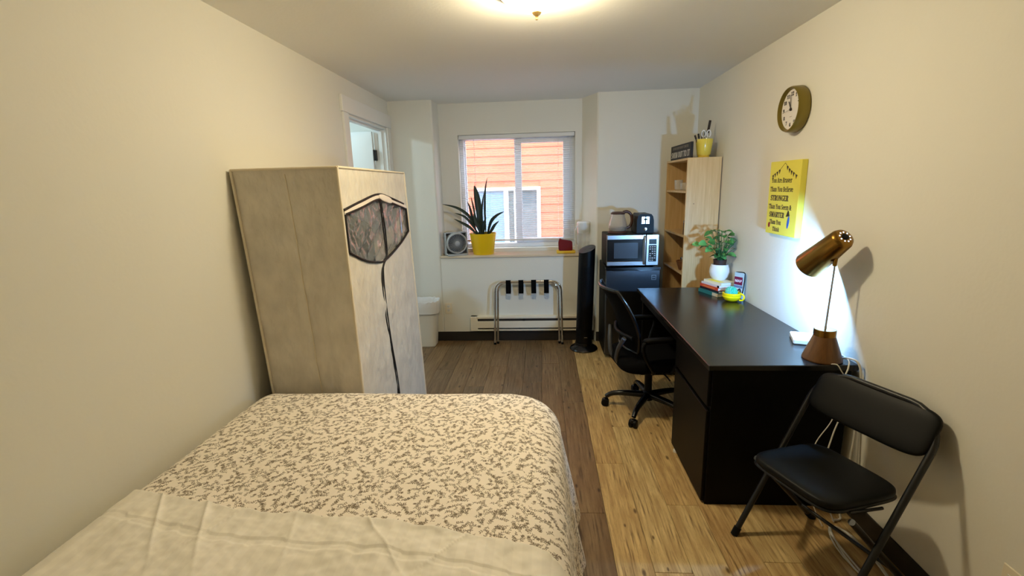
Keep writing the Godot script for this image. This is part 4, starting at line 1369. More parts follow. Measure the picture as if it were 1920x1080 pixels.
func build_sill_things() -> void:
	var y := 0.918
	# desk fan
	var f := thing("desk_fan", "small grey box-frame desk fan on the window ledge", "fan", Vector3(-0.905, y, -4.83), 0.42)
	var gp := mat(c8(176, 178, 178), 0.45)
	var fm := MB.new()
	for s in [[-0.118, -0.106, 0.0, 0.235], [0.106, 0.118, 0.0, 0.235]]:
		fm.span(Vector3(s[0], s[2], -0.055), Vector3(s[1], s[3], 0.045), 0.006)
	fm.span(Vector3(-0.106, 0.0, -0.055), Vector3(0.106, 0.014, 0.075), 0.005)
	fm.span(Vector3(-0.106, 0.225, -0.055), Vector3(0.106, 0.237, 0.03), 0.005)
	fm.span(Vector3(-0.106, 0.014, -0.055), Vector3(0.106, 0.225, -0.048), 0.002)
	obj("frame", fm, gp, f)
	var fc := Vector3(0.0, 0.125, 0.02)
	var bas := Basis(Vector3(1, 0, 0), PI / 2 + 0.05)
	obj("ring", MB.new().lathe([Vector2(0.108, -0.05), Vector2(0.112, 0.0), Vector2(0.110, 0.045), Vector2(0.102, 0.055), Vector2(0.094, 0.048), Vector2(0.092, -0.05)], 36, fc, bas), gp, f)
	obj("backplate", MB.new().lathe([Vector2(0.0, -0.015), Vector2(0.092, -0.015), Vector2(0.092, -0.02), Vector2(0, -0.02)], 28, fc, bas), M.dark_grey, f)
	var bar := MB.new().tube([Vector3(0.022, 0, 0), Vector3(0.06, 0.006, 0.006), Vector3(0.096, 0, 0.014)], 0.0018, 5).mesh()
	for i in 36:
		var o := obj("grille_bar", bar, M.grey_plastic, f)
		o.transform = Transform3D(bas * Basis(Vector3(0, 1, 0), TAU * i / 36.0), fc + bas * Vector3(0, 0.045, 0))
	obj("hub", MB.new().lathe([Vector2(0.026, 0.04), Vector2(0.026, 0.052), Vector2(0.016, 0.057), Vector2(0, 0.058)], 20, fc, bas), M.grey_plastic, f)
	for i in 5:
		var bl := MB.new().box(Vector3(0.055, 0.01, 0), Vector3(0.06, 0.003, 0.045), 0.001, Basis(Vector3(1, 0, 0), 0.5))
		var o := obj("blade", bl, M.dark_grey, f)
		o.transform = Transform3D(bas * Basis(Vector3(0, 1, 0), TAU * i / 5.0), fc)
	obj("base_loop", MB.new().tube(smooth([Vector3(-0.11, 0.02, 0.05), Vector3(-0.09, 0.006, 0.09), Vector3(0.0, 0.006, 0.10), Vector3(0.09, 0.006, 0.09), Vector3(0.11, 0.02, 0.05)], 5), 0.006, 8), gp, f)
	# snake plant
	var p := thing("potted_snake_plant", "snake plant with dark upright leaves in a yellow pot on the ledge", "potted plant", Vector3(-0.618, y, -4.85))
	obj("pot", MB.new().lathe([Vector2(0, 0), Vector2(0.104, 0), Vector2(0.107, 0.004), Vector2(0.136, 0.2), Vector2(0.140, 0.215), Vector2(0.138, 0.218), Vector2(0.132, 0.214), Vector2(0.128, 0.19), Vector2(0, 0.19)], 40), M.yellow, p)
	obj("soil", MB.new().lathe([Vector2(0, 0.202), Vector2(0.06, 0.200), Vector2(0.129, 0.195)], 24), M.soil, p)
	var lf := mat(c8(24, 40, 27), 0.5)
	lf.backlight_enabled = true
	lf.backlight = Color(0.06, 0.1, 0.04)
	var tips := [
		[Vector3(-0.02, 0.2, 0.0), Vector3(-0.03, 0.42, 0.0), Vector3(-0.05, 0.60, -0.01), Vector3(-0.072, 0.705, -0.02), 0.068],
		[Vector3(0.03, 0.2, -0.02), Vector3(0.025, 0.42, -0.03), Vector3(0.035, 0.64, -0.04), Vector3(0.062, 0.78, -0.05), 0.032],
		[Vector3(0.01, 0.2, -0.04), Vector3(-0.01, 0.40, -0.06), Vector3(0.0, 0.52, -0.06), Vector3(0.02, 0.63, -0.07), 0.028],
		[Vector3(-0.05, 0.2, 0.03), Vector3(-0.12, 0.38, 0.04), Vector3(-0.24, 0.48, 0.05), Vector3(-0.40, 0.525, 0.05), 0.042],
		[Vector3(-0.06, 0.2, 0.0), Vector3(-0.10, 0.36, 0.0), Vector3(-0.12, 0.47, 0.01), Vector3(-0.145, 0.545, 0.01), 0.036],
		[Vector3(-0.03, 0.2, 0.02), Vector3(-0.07, 0.40, 0.02), Vector3(-0.09, 0.50, 0.0), Vector3(-0.11, 0.60, 0.0), 0.03],
		[Vector3(-0.05, 0.2, 0.05), Vector3(-0.12, 0.28, 0.06), Vector3(-0.20, 0.33, 0.06), Vector3(-0.285, 0.375, 0.06), 0.042],
		[Vector3(-0.03, 0.2, 0.05), Vector3(-0.12, 0.34, 0.07), Vector3(-0.18, 0.40, 0.08), Vector3(-0.27, 0.435, 0.08), 0.036],
		[Vector3(0.05, 0.2, 0.02), Vector3(0.09, 0.33, 0.03), Vector3(0.15, 0.395, 0.03), Vector3(0.23, 0.435, 0.03), 0.046],
		[Vector3(0.06, 0.2, 0.04), Vector3(0.10, 0.255, 0.05), Vector3(0.13, 0.30, 0.05), Vector3(0.18, 0.345, 0.05), 0.044],
		[Vector3(0.0, 0.2, 0.05), Vector3(-0.03, 0.28, 0.07), Vector3(-0.06, 0.35, 0.07), Vector3(-0.08, 0.42, 0.07), 0.06],
		[Vector3(0.01, 0.2, 0.06), Vector3(0.02, 0.28, 0.08), Vector3(0.03, 0.33, 0.08), Vector3(0.05, 0.39, 0.08), 0.05]]
	for t in tips:
		blade([t[0], t[1], t[2], t[3]], t[4] * (1.0 if t[4] > 0.065 else 0.72), lf, p, Vector3(0.15, 0, 1).normalized(), 0.09)
	# filter pitcher
	var j := thing("filter_pitcher", "clear water pitcher with a white filter insert at the ledge corner", "pitcher", Vector3(0.425, y, -4.86))
	obj("jug", MB.new().lathe([Vector2(0, 0), Vector2(0.060, 0), Vector2(0.064, 0.01), Vector2(0.072, 0.24), Vector2(0.076, 0.30), Vector2(0.0735, 0.30), Vector2(0.0695, 0.24), Vector2(0.0615, 0.012), Vector2(0, 0.006)], 28, Vector3.ZERO, Basis(), Vector2(1.0, 0.8)), glass(Color(0.93, 0.95, 0.95), 0.14, 0.03), j)
	obj("filter_insert", MB.new().lathe([Vector2(0, 0.195), Vector2(0.05, 0.195), Vector2(0.064, 0.21), Vector2(0.070, 0.302), Vector2(0.066, 0.315), Vector2(0, 0.318)], 28, Vector3.ZERO, Basis(), Vector2(1.0, 0.8)), M.white, j)
	obj("handle", MB.new().tube(smooth([Vector3(-0.066, 0.27, 0.03), Vector3(-0.088, 0.24, 0.03), Vector3(-0.086, 0.12, 0.03), Vector3(-0.062, 0.08, 0.03)], 5), 0.008, 8), glass(Color(0.93, 0.95, 0.95), 0.3, 0.05), j)
	obj("water", MB.new().lathe([Vector2(0, 0.008), Vector2(0.060, 0.013), Vector2(0.066, 0.11), Vector2(0, 0.11)], 28, Vector3.ZERO, Basis(), Vector2(1.0, 0.8)), glass(Color(0.9, 0.95, 0.95), 0.12, 0.0), j)
	var tr := obj("yellow_sponge", MB.new().box(Vector3(0.238, y + 0.0145, -4.80), Vector3(0.19, 0.026, 0.11), 0.006), mat(c8(232, 190, 60), 0.8))
	tag(tr, "flat yellow sponge on the window ledge", "sponge")
	var pouch := obj("cloth_pouch", MB.new().prism(PackedVector2Array([Vector2(-0.068, 0.012), Vector2(-0.06, 0.0), Vector2(0.064, 0.0), Vector2(0.072, 0.012), Vector2(0.070, 0.085), Vector2(0.055, 0.096), Vector2(-0.035, 0.112), Vector2(-0.052, 0.122), Vector2(-0.062, 0.112), Vector2(-0.070, 0.08)]), 0.07, Transform3D(Basis(), Vector3(0.232, y + 0.028, -4.835))), M.red)
	tag(pouch, "dark red cloth pouch resting on the yellow sponge", "pouch")

# ---------------------------------------------------------------- desk lamp
func build_desk_lamp() -> void:
	var base := Vector3(1.333, 0.7505, -2.215)
	var l := thing("desk_lamp", "brass desk lamp with cone-shaped wooden base at the desk end", "desk lamp", base)
	obj("base", MB.new().lathe([Vector2(0, 0), Vector2(0.083, 0), Vector2(0.085, 0.004), Vector2(0.084, 0.008), Vector2(0.046, 0.118), Vector2(0, 0.118)], 40), M.walnut, l)
	obj("collar", MB.new().lathe([Vector2(0, 0.118), Vector2(0.047, 0.118), Vector2(0.047, 0.148), Vector2(0.045, 0.150), Vector2(0, 0.150)], 32), M.brass, l)
	var c0 := Vector3(1.344, 1.322, -2.2) - base
	var mo := Vector3(1.311, 1.182, -2.365) - base
	var ax := (mo - c0).normalized()
	var joint := c0 + ax * 0.055 + Vector3(0.012, -0.052, 0.018)
	obj("rod", MB.new().tube([Vector3(0.0, 0.148, 0), joint + Vector3(0, 0, 0)], 0.0045, 10), M.steel, l)
	obj("joint", MB.new().tube([joint + Vector3(-0.003, -0.035, 0), joint + Vector3(0.004, 0.02, -0.004)], 0.009, 10).tube([joint + Vector3(0.004, 0.012, -0.004), c0 + ax * 0.045], 0.007, 8), M.brass, l)
	var bas := frame_to(ax)
	var L := (mo - c0).length() + 0.03
	var o0 := c0 - ax * 0.03
	var rm := 0.068
	var rc := 0.050
	var sh := [Vector2(0.0, 0.0), Vector2(0.030, 0.001), Vector2(0.043, 0.007), Vector2(rc, 0.022), Vector2(lerpf(rc, rm, 0.5), L * 0.55), Vector2(rm, L), Vector2(rm - 0.002, L), Vector2(lerpf(rc, rm, 0.5) - 0.002, L * 0.55), Vector2(rc - 0.002, 0.024), Vector2(0.04, 0.010), Vector2(0.0, 0.004)]
	obj("shade", MB.new().lathe(sh, 40, o0, bas), M.brass, l)
	# vent holes on the cap, lit from inside
	var em := mat(Color(1, 1, 1), 0.4)
	em.emission_enabled = true
	em.emission = Color(0.86, 0.94, 1.0)
	em.emission_energy_multiplier = 3.0
	obj("switch_cap", MB.new().lathe([Vector2(0.016, 0.002), Vector2(0.016, -0.003), Vector2(0.012, -0.006), Vector2(0, -0.006)], 20, o0, bas), M.black, l)
	for i in 9:
		var a := TAU * i / 9.0
		obj("lit_vent_hole", MB.new().lathe([Vector2(0.0033, 0.001), Vector2(0.0028, -0.0012), Vector2(0, -0.0015)], 8, o0 + bas * Vector3(cos(a) * 0.0245, 0.0006, sin(a) * 0.0245), bas), em, l)
	obj("led_bulb_face", MB.new().lathe([Vector2(0, L - 0.050), Vector2(0.03, L - 0.040), Vector2(0.050, L - 0.016), Vector2(0.046, L - 0.0125), Vector2(0, L - 0.012)], 24, o0, bas), em, l)
	var al := AreaLight3D.new()
	al.name = "light"
	al.area_size = Vector2(0.07, 0.07)
	al.transform = Transform3D(Basis(bas.x, (-bas.y).cross(bas.x), -bas.y), o0 + ax * (L - 0.010))
	al.light_color = Color(0.53, 0.76, 1.0)
	al.light_energy = 2.5
	al.area_range = 12.0
	al.area_attenuation = 2.0
	al.shadow_enabled = true
	l.add_child(al, true)

	var cord := []
	for q in [Vector3(1.395, 0.758, -2.20), Vector3(1.418, 0.775, -2.155), Vector3(1.435, 0.77, -2.12), Vector3(1.447, 0.72, -2.105), Vector3(1.452, 0.60, -2.10), Vector3(1.43, 0.40, -2.07), Vector3(1.41, 0.2, -2.05), Vector3(1.40, 0.05, -2.05), Vector3(1.40, 0.008, -2.04), Vector3(1.36, 0.008, -2.03)]:
		cord.append(q - base)
	obj("cord", MB.new().tube(smooth(cord, 6), 0.0052, 8), mat(c8(224, 220, 210), 0.4), l)

# ---------------------------------------------------------------- things on the desk
func build_desk_things() -> void:
	var y := 0.7505
	var ch := thing("white_plastic_box", "flat white plastic box beside the desk lamp", "box", Vector3(1.385, y, -2.48), -0.35)
	obj("body", MB.new().box(Vector3(0, 0.014, 0), Vector3(0.11, 0.028, 0.15), 0.005), M.white, ch)
	obj("raised_ring", MB.new().lathe([Vector2(0.022, 0.028), Vector2(0.022, 0.0305), Vector2(0.026, 0.0305), Vector2(0.026, 0.028)], 20), M.white_plastic, ch)
	# stack of books
	var sp := [
		["teal hardback at the bottom of the book stack", c8(36, 110, 104), 0.026, Vector3(1.345, 0, -3.62), 0.30, Vector2(0.17, 0.235), c8(218, 200, 160)],
		["black paperback second from the bottom of the book stack", c8(22, 20, 26), 0.016, Vector3(1.345, 0, -3.625), 0.30, Vector2(0.15, 0.225), c8(226, 220, 208)],
		["orange-red paperback in the middle of the book stack", c8(206, 66, 38), 0.022, Vector3(1.342, 0, -3.63), 0.29, Vector2(0.145, 0.22), c8(232, 226, 214)],
		["thin white book with a black spine end in the book stack", c8(222, 214, 214), 0.015, Vector3(1.348, 0, -3.63), 0.31, Vector2(0.14, 0.21), c8(236, 232, 224)],
		["cream book with a yellow cover panel on top of the stack", c8(236, 226, 196), 0.018, Vector3(1.36, 0, -3.632), 0.33, Vector2(0.13, 0.20), c8(240, 236, 226)]]
	var yy := y
	for s in sp:
		var at: Vector3 = s[3]
		var b := thing("book", s[0], "book", Vector3(at.x, yy, at.z), s[4], "books stacked at the far end of the desk")
		var t: float = s[2]
		var sz: Vector2 = s[5]
		var cm := mat(s[1], 0.5)
		# spine faces -x
		obj("cover", MB.new().span(Vector3(-sz.x / 2, 0, -sz.y / 2), Vector3(sz.x / 2, 0.002, sz.y / 2), 0.0005).span(Vector3(-sz.x / 2, t - 0.002, -sz.y / 2), Vector3(sz.x / 2, t, sz.y / 2), 0.0005).span(Vector3(-sz.x / 2 - 0.001, 0, -sz.y / 2), Vector3(-sz.x / 2 + 0.002, t, sz.y / 2), 0.0005), cm, b)
		obj("page_block", MB.new().span(Vector3(-sz.x / 2 + 0.002, 0.002, -sz.y / 2 + 0.003), Vector3(sz.x / 2 - 0.003, t - 0.002, sz.y / 2 - 0.003)), mat(s[6], 0.8), b)
		if yy == y:
			obj("spine_label", MB.new().span(Vector3(-sz.x / 2 - 0.0018, 0.001, sz.y * 0.22), Vector3(-sz.x / 2 - 0.0008, t - 0.001, sz.y * 0.5)), mat(c8(214, 196, 158), 0.6), b)
		elif t > 0.02:
			obj("spine_print", MB.new().span(Vector3(-sz.x / 2 - 0.0018, 0.008, -sz.y * 0.36), Vector3(-sz.x / 2 - 0.0008, 0.010, sz.y * 0.32)).span(Vector3(-sz.x / 2 - 0.0018, 0.013, -sz.y * 0.3), Vector3(-sz.x / 2 - 0.0008, 0.0145, sz.y * 0.36)), mat(c8(240, 170, 90), 0.6), b)
		elif t < 0.0155:
			obj("spine_end", MB.new().span(Vector3(-sz.x / 2 - 0.0018, 0.0, sz.y * 0.40), Vector3(-sz.x / 2 - 0.0008, t, sz.y * 0.5)), M.black, b)
		if t == 0.018:
			obj("cover_panel", MB.new().span(Vector3(-sz.x / 2 + 0.004, t, -sz.y * 0.30), Vector3(-sz.x / 2 + 0.05, t + 0.0006, sz.y * 0.36)), mat(c8(240, 218, 40), 0.45), b)
		yy += t + 0.0004
	# leafy plant in a round white pot
	var p := thing("potted_leafy_plant", "green leafy plant in a round white pot on the books", "potted plant", Vector3(1.368, yy + 0.0008, -3.675))
	p.scale = Vector3.ONE * 1.22
	obj("pot", MB.new().lathe([Vector2(0, 0), Vector2(0.038, 0), Vector2(0.052, 0.018), Vector2(0.060, 0.045), Vector2(0.058, 0.072), Vector2(0.050, 0.096), Vector2(0.047, 0.097), Vector2(0.046, 0.09), Vector2(0, 0.088)], 36), M.white, p)
	obj("nursery_pot", MB.new().lathe([Vector2(0, 0.089), Vector2(0.036, 0.089), Vector2(0.040, 0.128), Vector2(0.037, 0.128), Vector2(0.034, 0.118), Vector2(0, 0.118)], 24), mat(c8(60, 36, 26), 0.6), p)
	obj("soil", MB.new().lathe([Vector2(0, 0.1245), Vector2(0.036, 0.121)], 16), M.soil, p)
	var greens := [mat(c8(70, 128, 62), 0.35), mat(c8(96, 160, 84), 0.35), mat(c8(54, 104, 56), 0.35)]
	for g in greens:
		g.backlight_enabled = true
		g.backlight = Color(0.22, 0.3, 0.1)
	var lm := MB.new()
	for sd in [0.0, 1.0]:
		lm.grid(6, 8, func(u: float, v: float) -> Array:
			var k := pow(sin(PI * clampf(pow(v, 0.8), 0, 1)), 0.7)
			var x := (u - 0.5) * 2.0
			return [Vector3(x * 0.5 * k * 0.72, 0.10 * sin(PI * v) + 0.10 * x * x * k - 0.18 * v * v - sd * 0.015, v), Vector2(u, v)], sd > 0.5)
	var leaf := lm.mesh()
	var rng := RandomNumberGenerator.new()
	rng.seed = 404
	var stems := MB.new()
	for i in 58:
		var h := rng.randf()
		var a := rng.randf() * TAU
		var rad := rng.randf_range(0.02, 0.10) * (0.6 + 0.6 * sin(h * PI))
		var e := Vector3(cos(a) * rad * 0.85, 0.145 + h * 0.165, sin(a) * rad)
		if e.x > 0.075: e.x = 0.075
		var s0 := Vector3(cos(a) * 0.012, 0.12, sin(a) * 0.012)
		stems.tube(smooth([s0, s0.lerp(e, 0.5) + Vector3(0, 0.015, 0), e], 3), 0.0016, 5)
		var o := obj("leaf", leaf, greens[i % 3], p)
		var dir := Vector3(cos(a + rng.randf_range(-0.6, 0.6)), rng.randf_range(-0.25, 0.45), sin(a + rng.randf_range(-0.6, 0.6))).normalized()
		if e.x > 0.04 and dir.x > 0.1: dir.x = -dir.x * 0.3
		var up := Vector3(rng.randf_range(-0.5, 0.5), 1, rng.randf_range(-0.1, 0.9)).normalized()
		var xx := up.cross(dir).normalized()
		var sc := rng.randf_range(0.038, 0.058)
		o.transform = Transform3D(Basis(xx * sc, dir.cross(xx) * sc, dir * sc), e)
	# one long shoot leaning out over the room
	for q in [[Vector3(-0.10, 0.235, 0.03), Vector3(-0.8, 0.0, 0.3), 0.058], [Vector3(-0.075, 0.20, 0.02), Vector3(-0.6, -0.2, 0.6), 0.05], [Vector3(-0.13, 0.22, 0.0), Vector3(-0.9, 0.2, -0.1), 0.05]]:
		stems.tube(smooth([Vector3(0, 0.12, 0), Vector3(-0.04, 0.19, 0.01), q[0]], 4), 0.0016, 5)
		var o := obj("leaf", leaf, greens[1], p)
		var dir: Vector3 = q[1].normalized()
		var xx := Vector3(0.0, 0.6, 0.8).cross(dir).normalized()
		o.transform = Transform3D(Basis(xx * q[2], dir.cross(xx) * q[2], dir * q[2]), q[0])
	obj("stems", stems, greens[2], p)
	# yellow bowl with a teal ball of yarn
	var yb := mat(c8(244, 214, 12), 0.22)
	var bw := thing("yellow_bowl", "small glossy yellow handled bowl in front of the books", "bowl", Vector3(1.355, y, -3.375))
	obj("body", MB.new().lathe([Vector2(0, 0.0), Vector2(0.030, 0.0), Vector2(0.048, 0.010), Vector2(0.062, 0.030), Vector2(0.064, 0.036), Vector2(0.061, 0.040), Vector2(0.064, 0.046), Vector2(0.062, 0.062), Vector2(0.059, 0.063), Vector2(0.057, 0.05), Vector2(0.05, 0.02), Vector2(0, 0.012)], 36), yb, bw)
	obj("handle", MB.new().tube(arc(Vector3(0.042, 0.038, 0.052), Vector3(0.7, 0, 0.7).normalized(), Vector3(0, 1, 0), 0.024, -1.9, 1.9, 12), 0.0062, 8), yb, bw)
	var yarn := thing("yarn_ball", "teal ball of yarn sitting in the yellow bowl", "yarn ball", Vector3(1.352, y + 0.064, -3.378))
	var teal := mat(c8(60, 190, 160), 0.8)
	obj("core", MB.new().pad(Vector3.ZERO, Vector3(0.040, 0.040, 0.040), 1.0, 1.0, 24, 12), teal, yarn)
	for k in 4:
		var st := MB.new()
		var bb := Basis(Vector3(cos(k * 1.3), 0.4 * k - 0.5, sin(k * 1.3)).normalized(), k * 0.9)
		for i in 5:
			var rr := 0.041 * cos((i - 2) * 0.28)
			st.tube(arc(bb * Vector3(0, (i - 2) * 0.011, 0), bb.x, bb.z, rr, 0, TAU, 22), 0.0022, 5, false)
		obj("strand_winding", st, mat([c8(60, 190, 160), c8(84, 206, 176), c8(48, 168, 146), c8(150, 220, 190)][k], 0.8), yarn)
	# folded city map leaning on the wall
	var mp := thing("folded_map", "folded city map booklet leaning on the wall behind the bowl", "map", Vector3(1.428, y, -3.44), 0.0)
	var mb := Basis(Vector3(0, 1, 0), -1.05) * Basis(Vector3(1, 0, 0), -0.03)
	mp.scale = Vector3.ONE * 1.12
	var bk := obj("booklet", MB.new().box(mb * Vector3(0, 0.085, 0) + Vector3(0, 0.002, 0.0), Vector3(0.074, 0.17, 0.014), 0.002, mb), mat(c8(176, 196, 204), 0.4), mp)
	obj("title_panel", MB.new().box(mb * Vector3(-0.004, 0.118, 0.0076), Vector3(0.060, 0.052, 0.0008), 0.0, mb), mat(c8(120, 18, 58), 0.4), bk)
	words("MAP", 0.024, mat(c8(236, 220, 226), 0.5), bk, Transform3D(mb, mb * Vector3(-0.004, 0.118, 0.0082)), "lettering", "Droid Sans", true)
	obj("lower_panel", MB.new().box(mb * Vector3(-0.004, 0.045, 0.0076), Vector3(0.060, 0.05, 0.0008), 0.0, mb), mat(c8(228, 228, 234), 0.4), bk)
	obj("band", MB.new().box(mb * Vector3(-0.002, 0.08, 0.0078), Vector3(0.066, 0.014, 0.0008), 0.0, mb), mat(c8(104, 126, 160), 0.4), bk)
	var ls := []
	for q in [Vector3(-0.03, 0.172, 0.0), Vector3(0.03, 0.176, 0.004), Vector3(0.042, 0.15, 0.008), Vector3(0.042, 0.07, 0.012), Vector3(0.035, 0.03, 0.02), Vector3(0.02, 0.07, 0.018), Vector3(0.0, 0.04, 0.02), Vector3(-0.01, 0.012, 0.02)]:
		ls.append(mb * q)
	obj("strap", MB.new().tube(smooth(ls, 5), 0.0032, 6), M.black, mp)

# ---------------------------------------------------------------- on the right wall
func build_wall_things() -> void:
	# clock; local axes: face normal +z, turned to look at -x
	var k := thing("wall_clock", "round gold-rimmed wall clock with a white dial above the yellow canvas", "clock", Vector3(XR, 1.985, -2.905), -PI / 2)
	k.scale = Vector3(0.93, 0.93, 1.0)
	var gold := mat(c8(128, 112, 44), 0.38, 0.45)
	var up := Basis(Vector3(1, 0, 0), PI / 2)
	obj("case", MB.new().lathe([Vector2(0.0, 0.001), Vector2(0.128, 0.001), Vector2(0.136, 0.012), Vector2(0.133, 0.055), Vector2(0.128, 0.066), Vector2(0.124, 0.067), Vector2(0.119, 0.058), Vector2(0.117, 0.044), Vector2(0.0, 0.044)], 56, Vector3.ZERO, up), gold, k)
	var dial := obj("dial", MB.new().lathe([Vector2(0.1165, 0.0445), Vector2(0.1165, 0.0455), Vector2(0.0, 0.0455)], 48, Vector3.ZERO, up), mat(c8(226, 220, 212), 0.5), k)
	var ink := mat(c8(30, 26, 22), 0.5)
	for h in range(1, 13):
		var a := deg_to_rad(90.0 - h * 30.0)
		words(str(h), 0.030, ink, dial, Transform3D(Basis(), Vector3(cos(a) * 0.090, sin(a) * 0.090, 0.0464)), "numeral", "Droid Serif", true)
	var hand := func(called: String, deg: float, len: float, w: float, z: float, m: Material) -> void:
		var d := deg_to_rad(90.0 - deg)
		obj(called, MB.new().box(Vector3(cos(d), sin(d), 0) * (len * 0.5 - 0.008) + Vector3(0, 0, z), Vector3(len, w, 0.0012), 0.0, Basis(Vector3(0, 0, 1), d)), m, k)
	hand.call("hour_hand", 328.0, 0.066, 0.0065, 0.049, ink)
	hand.call("minute_hand", 354.0, 0.094, 0.0045, 0.051, ink)
	hand.call("second_hand", 262.0, 0.098, 0.0016, 0.053, mat(c8(120, 110, 100), 0.5))
	obj("hub", MB.new().lathe([Vector2(0.009, 0.047), Vector2(0.008, 0.054), Vector2(0, 0.055)], 14, Vector3.ZERO, up), ink, k)
	obj("maker_mark", MB.new().box(Vector3(0, -0.042, 0.0459), Vector3(0.026, 0.004, 0.0006)), mat(c8(170, 160, 150), 0.5), dial)
	# yellow canvas; own axes: x along the reading direction, z out of the wall
	var c := thing("yellow_canvas", "bright yellow canvas with hand-painted motto and garland", "canvas print", Vector3(XR, 1.487, -2.932), -PI / 2)
	var ym := mat(c8(230, 218, 82), 0.6)
	obj("panel", MB.new().box(Vector3(0, 0, 0.0185), Vector3(0.355, 0.435, 0.036), 0.003), ym, c)
	var bi := mat(c8(40, 34, 20), 0.6)
	var lines := [["You Are Braver", 0.105, 0.038, -0.025], ["Than You Believe", 0.052, 0.038, -0.02], ["STRONGER", 0.0, 0.044, -0.035], ["Than You Seem &", -0.052, 0.038, -0.02], ["SMARTER", -0.100, 0.042, -0.05], ["Than You", -0.145, 0.036, -0.06], ["Think", -0.187, 0.034, -0.045]]
	for i in lines.size():
		var l: Array = lines[i]
		var b := Basis(Vector3(1, 0, 0), Vector3(0, 1, 0), Vector3(0, 0, 1)).scaled(Vector3(0.86, 1.0, 1.0))
		words(l[0], l[2], bi, c, Transform3D(b, Vector3(l[3], l[1], 0.0372)), "lettering", "Droid Serif", i == 2 or i == 4, i % 2 == 1)
	# garland of small flags under a peak
	var gl := MB.new()
	gl.tube([Vector3(-0.14, 0.135, 0.037), Vector3(-0.06, 0.165, 0.037), Vector3(0.0, 0.205, 0.037), Vector3(0.06, 0.165, 0.037), Vector3(0.15, 0.128, 0.037)], 0.0012, 5)
	var ga := obj("garland_line", gl, bi, c)
	var flag := MB.new().prism(PackedVector2Array([Vector2(-0.009, 0), Vector2(0.009, 0), Vector2(0.0, -0.024)]), 0.001).mesh()
	for q in [[-0.135, 0.137], [-0.11, 0.146], [-0.085, 0.156], [-0.058, 0.168], [0.03, 0.186], [0.055, 0.17], [0.08, 0.158], [0.105, 0.148], [0.135, 0.135]]:
		obj("flag", flag, bi, ga).position = Vector3(q[0], q[1], 0.0368)
	var blue := obj("balloon_mark", MB.new().pad(Vector3(0.092, -0.135, 0.037), Vector3(0.013, 0.038, 0.0008), 1.0, 1.0, 16, 10, Basis(Vector3(0, 0, 1), -0.15)), mat(c8(44, 96, 176), 0.5), c)
	obj("triangle_mark", MB.new().prism(PackedVector2Array([Vector2(0.062, -0.105), Vector2(0.104, -0.098), Vector2(0.092, -0.072), Vector2(0.082, -0.066)]), 0.001, Transform3D(Basis(), Vector3(0, 0, 0.0366))), bi, c)
	obj("red_mark", MB.new().pad(Vector3(-0.135, -0.165, 0.037), Vector3(0.014, 0.016, 0.0008), 1.0, 1.0, 14, 8), mat(c8(140, 30, 26), 0.5), c)

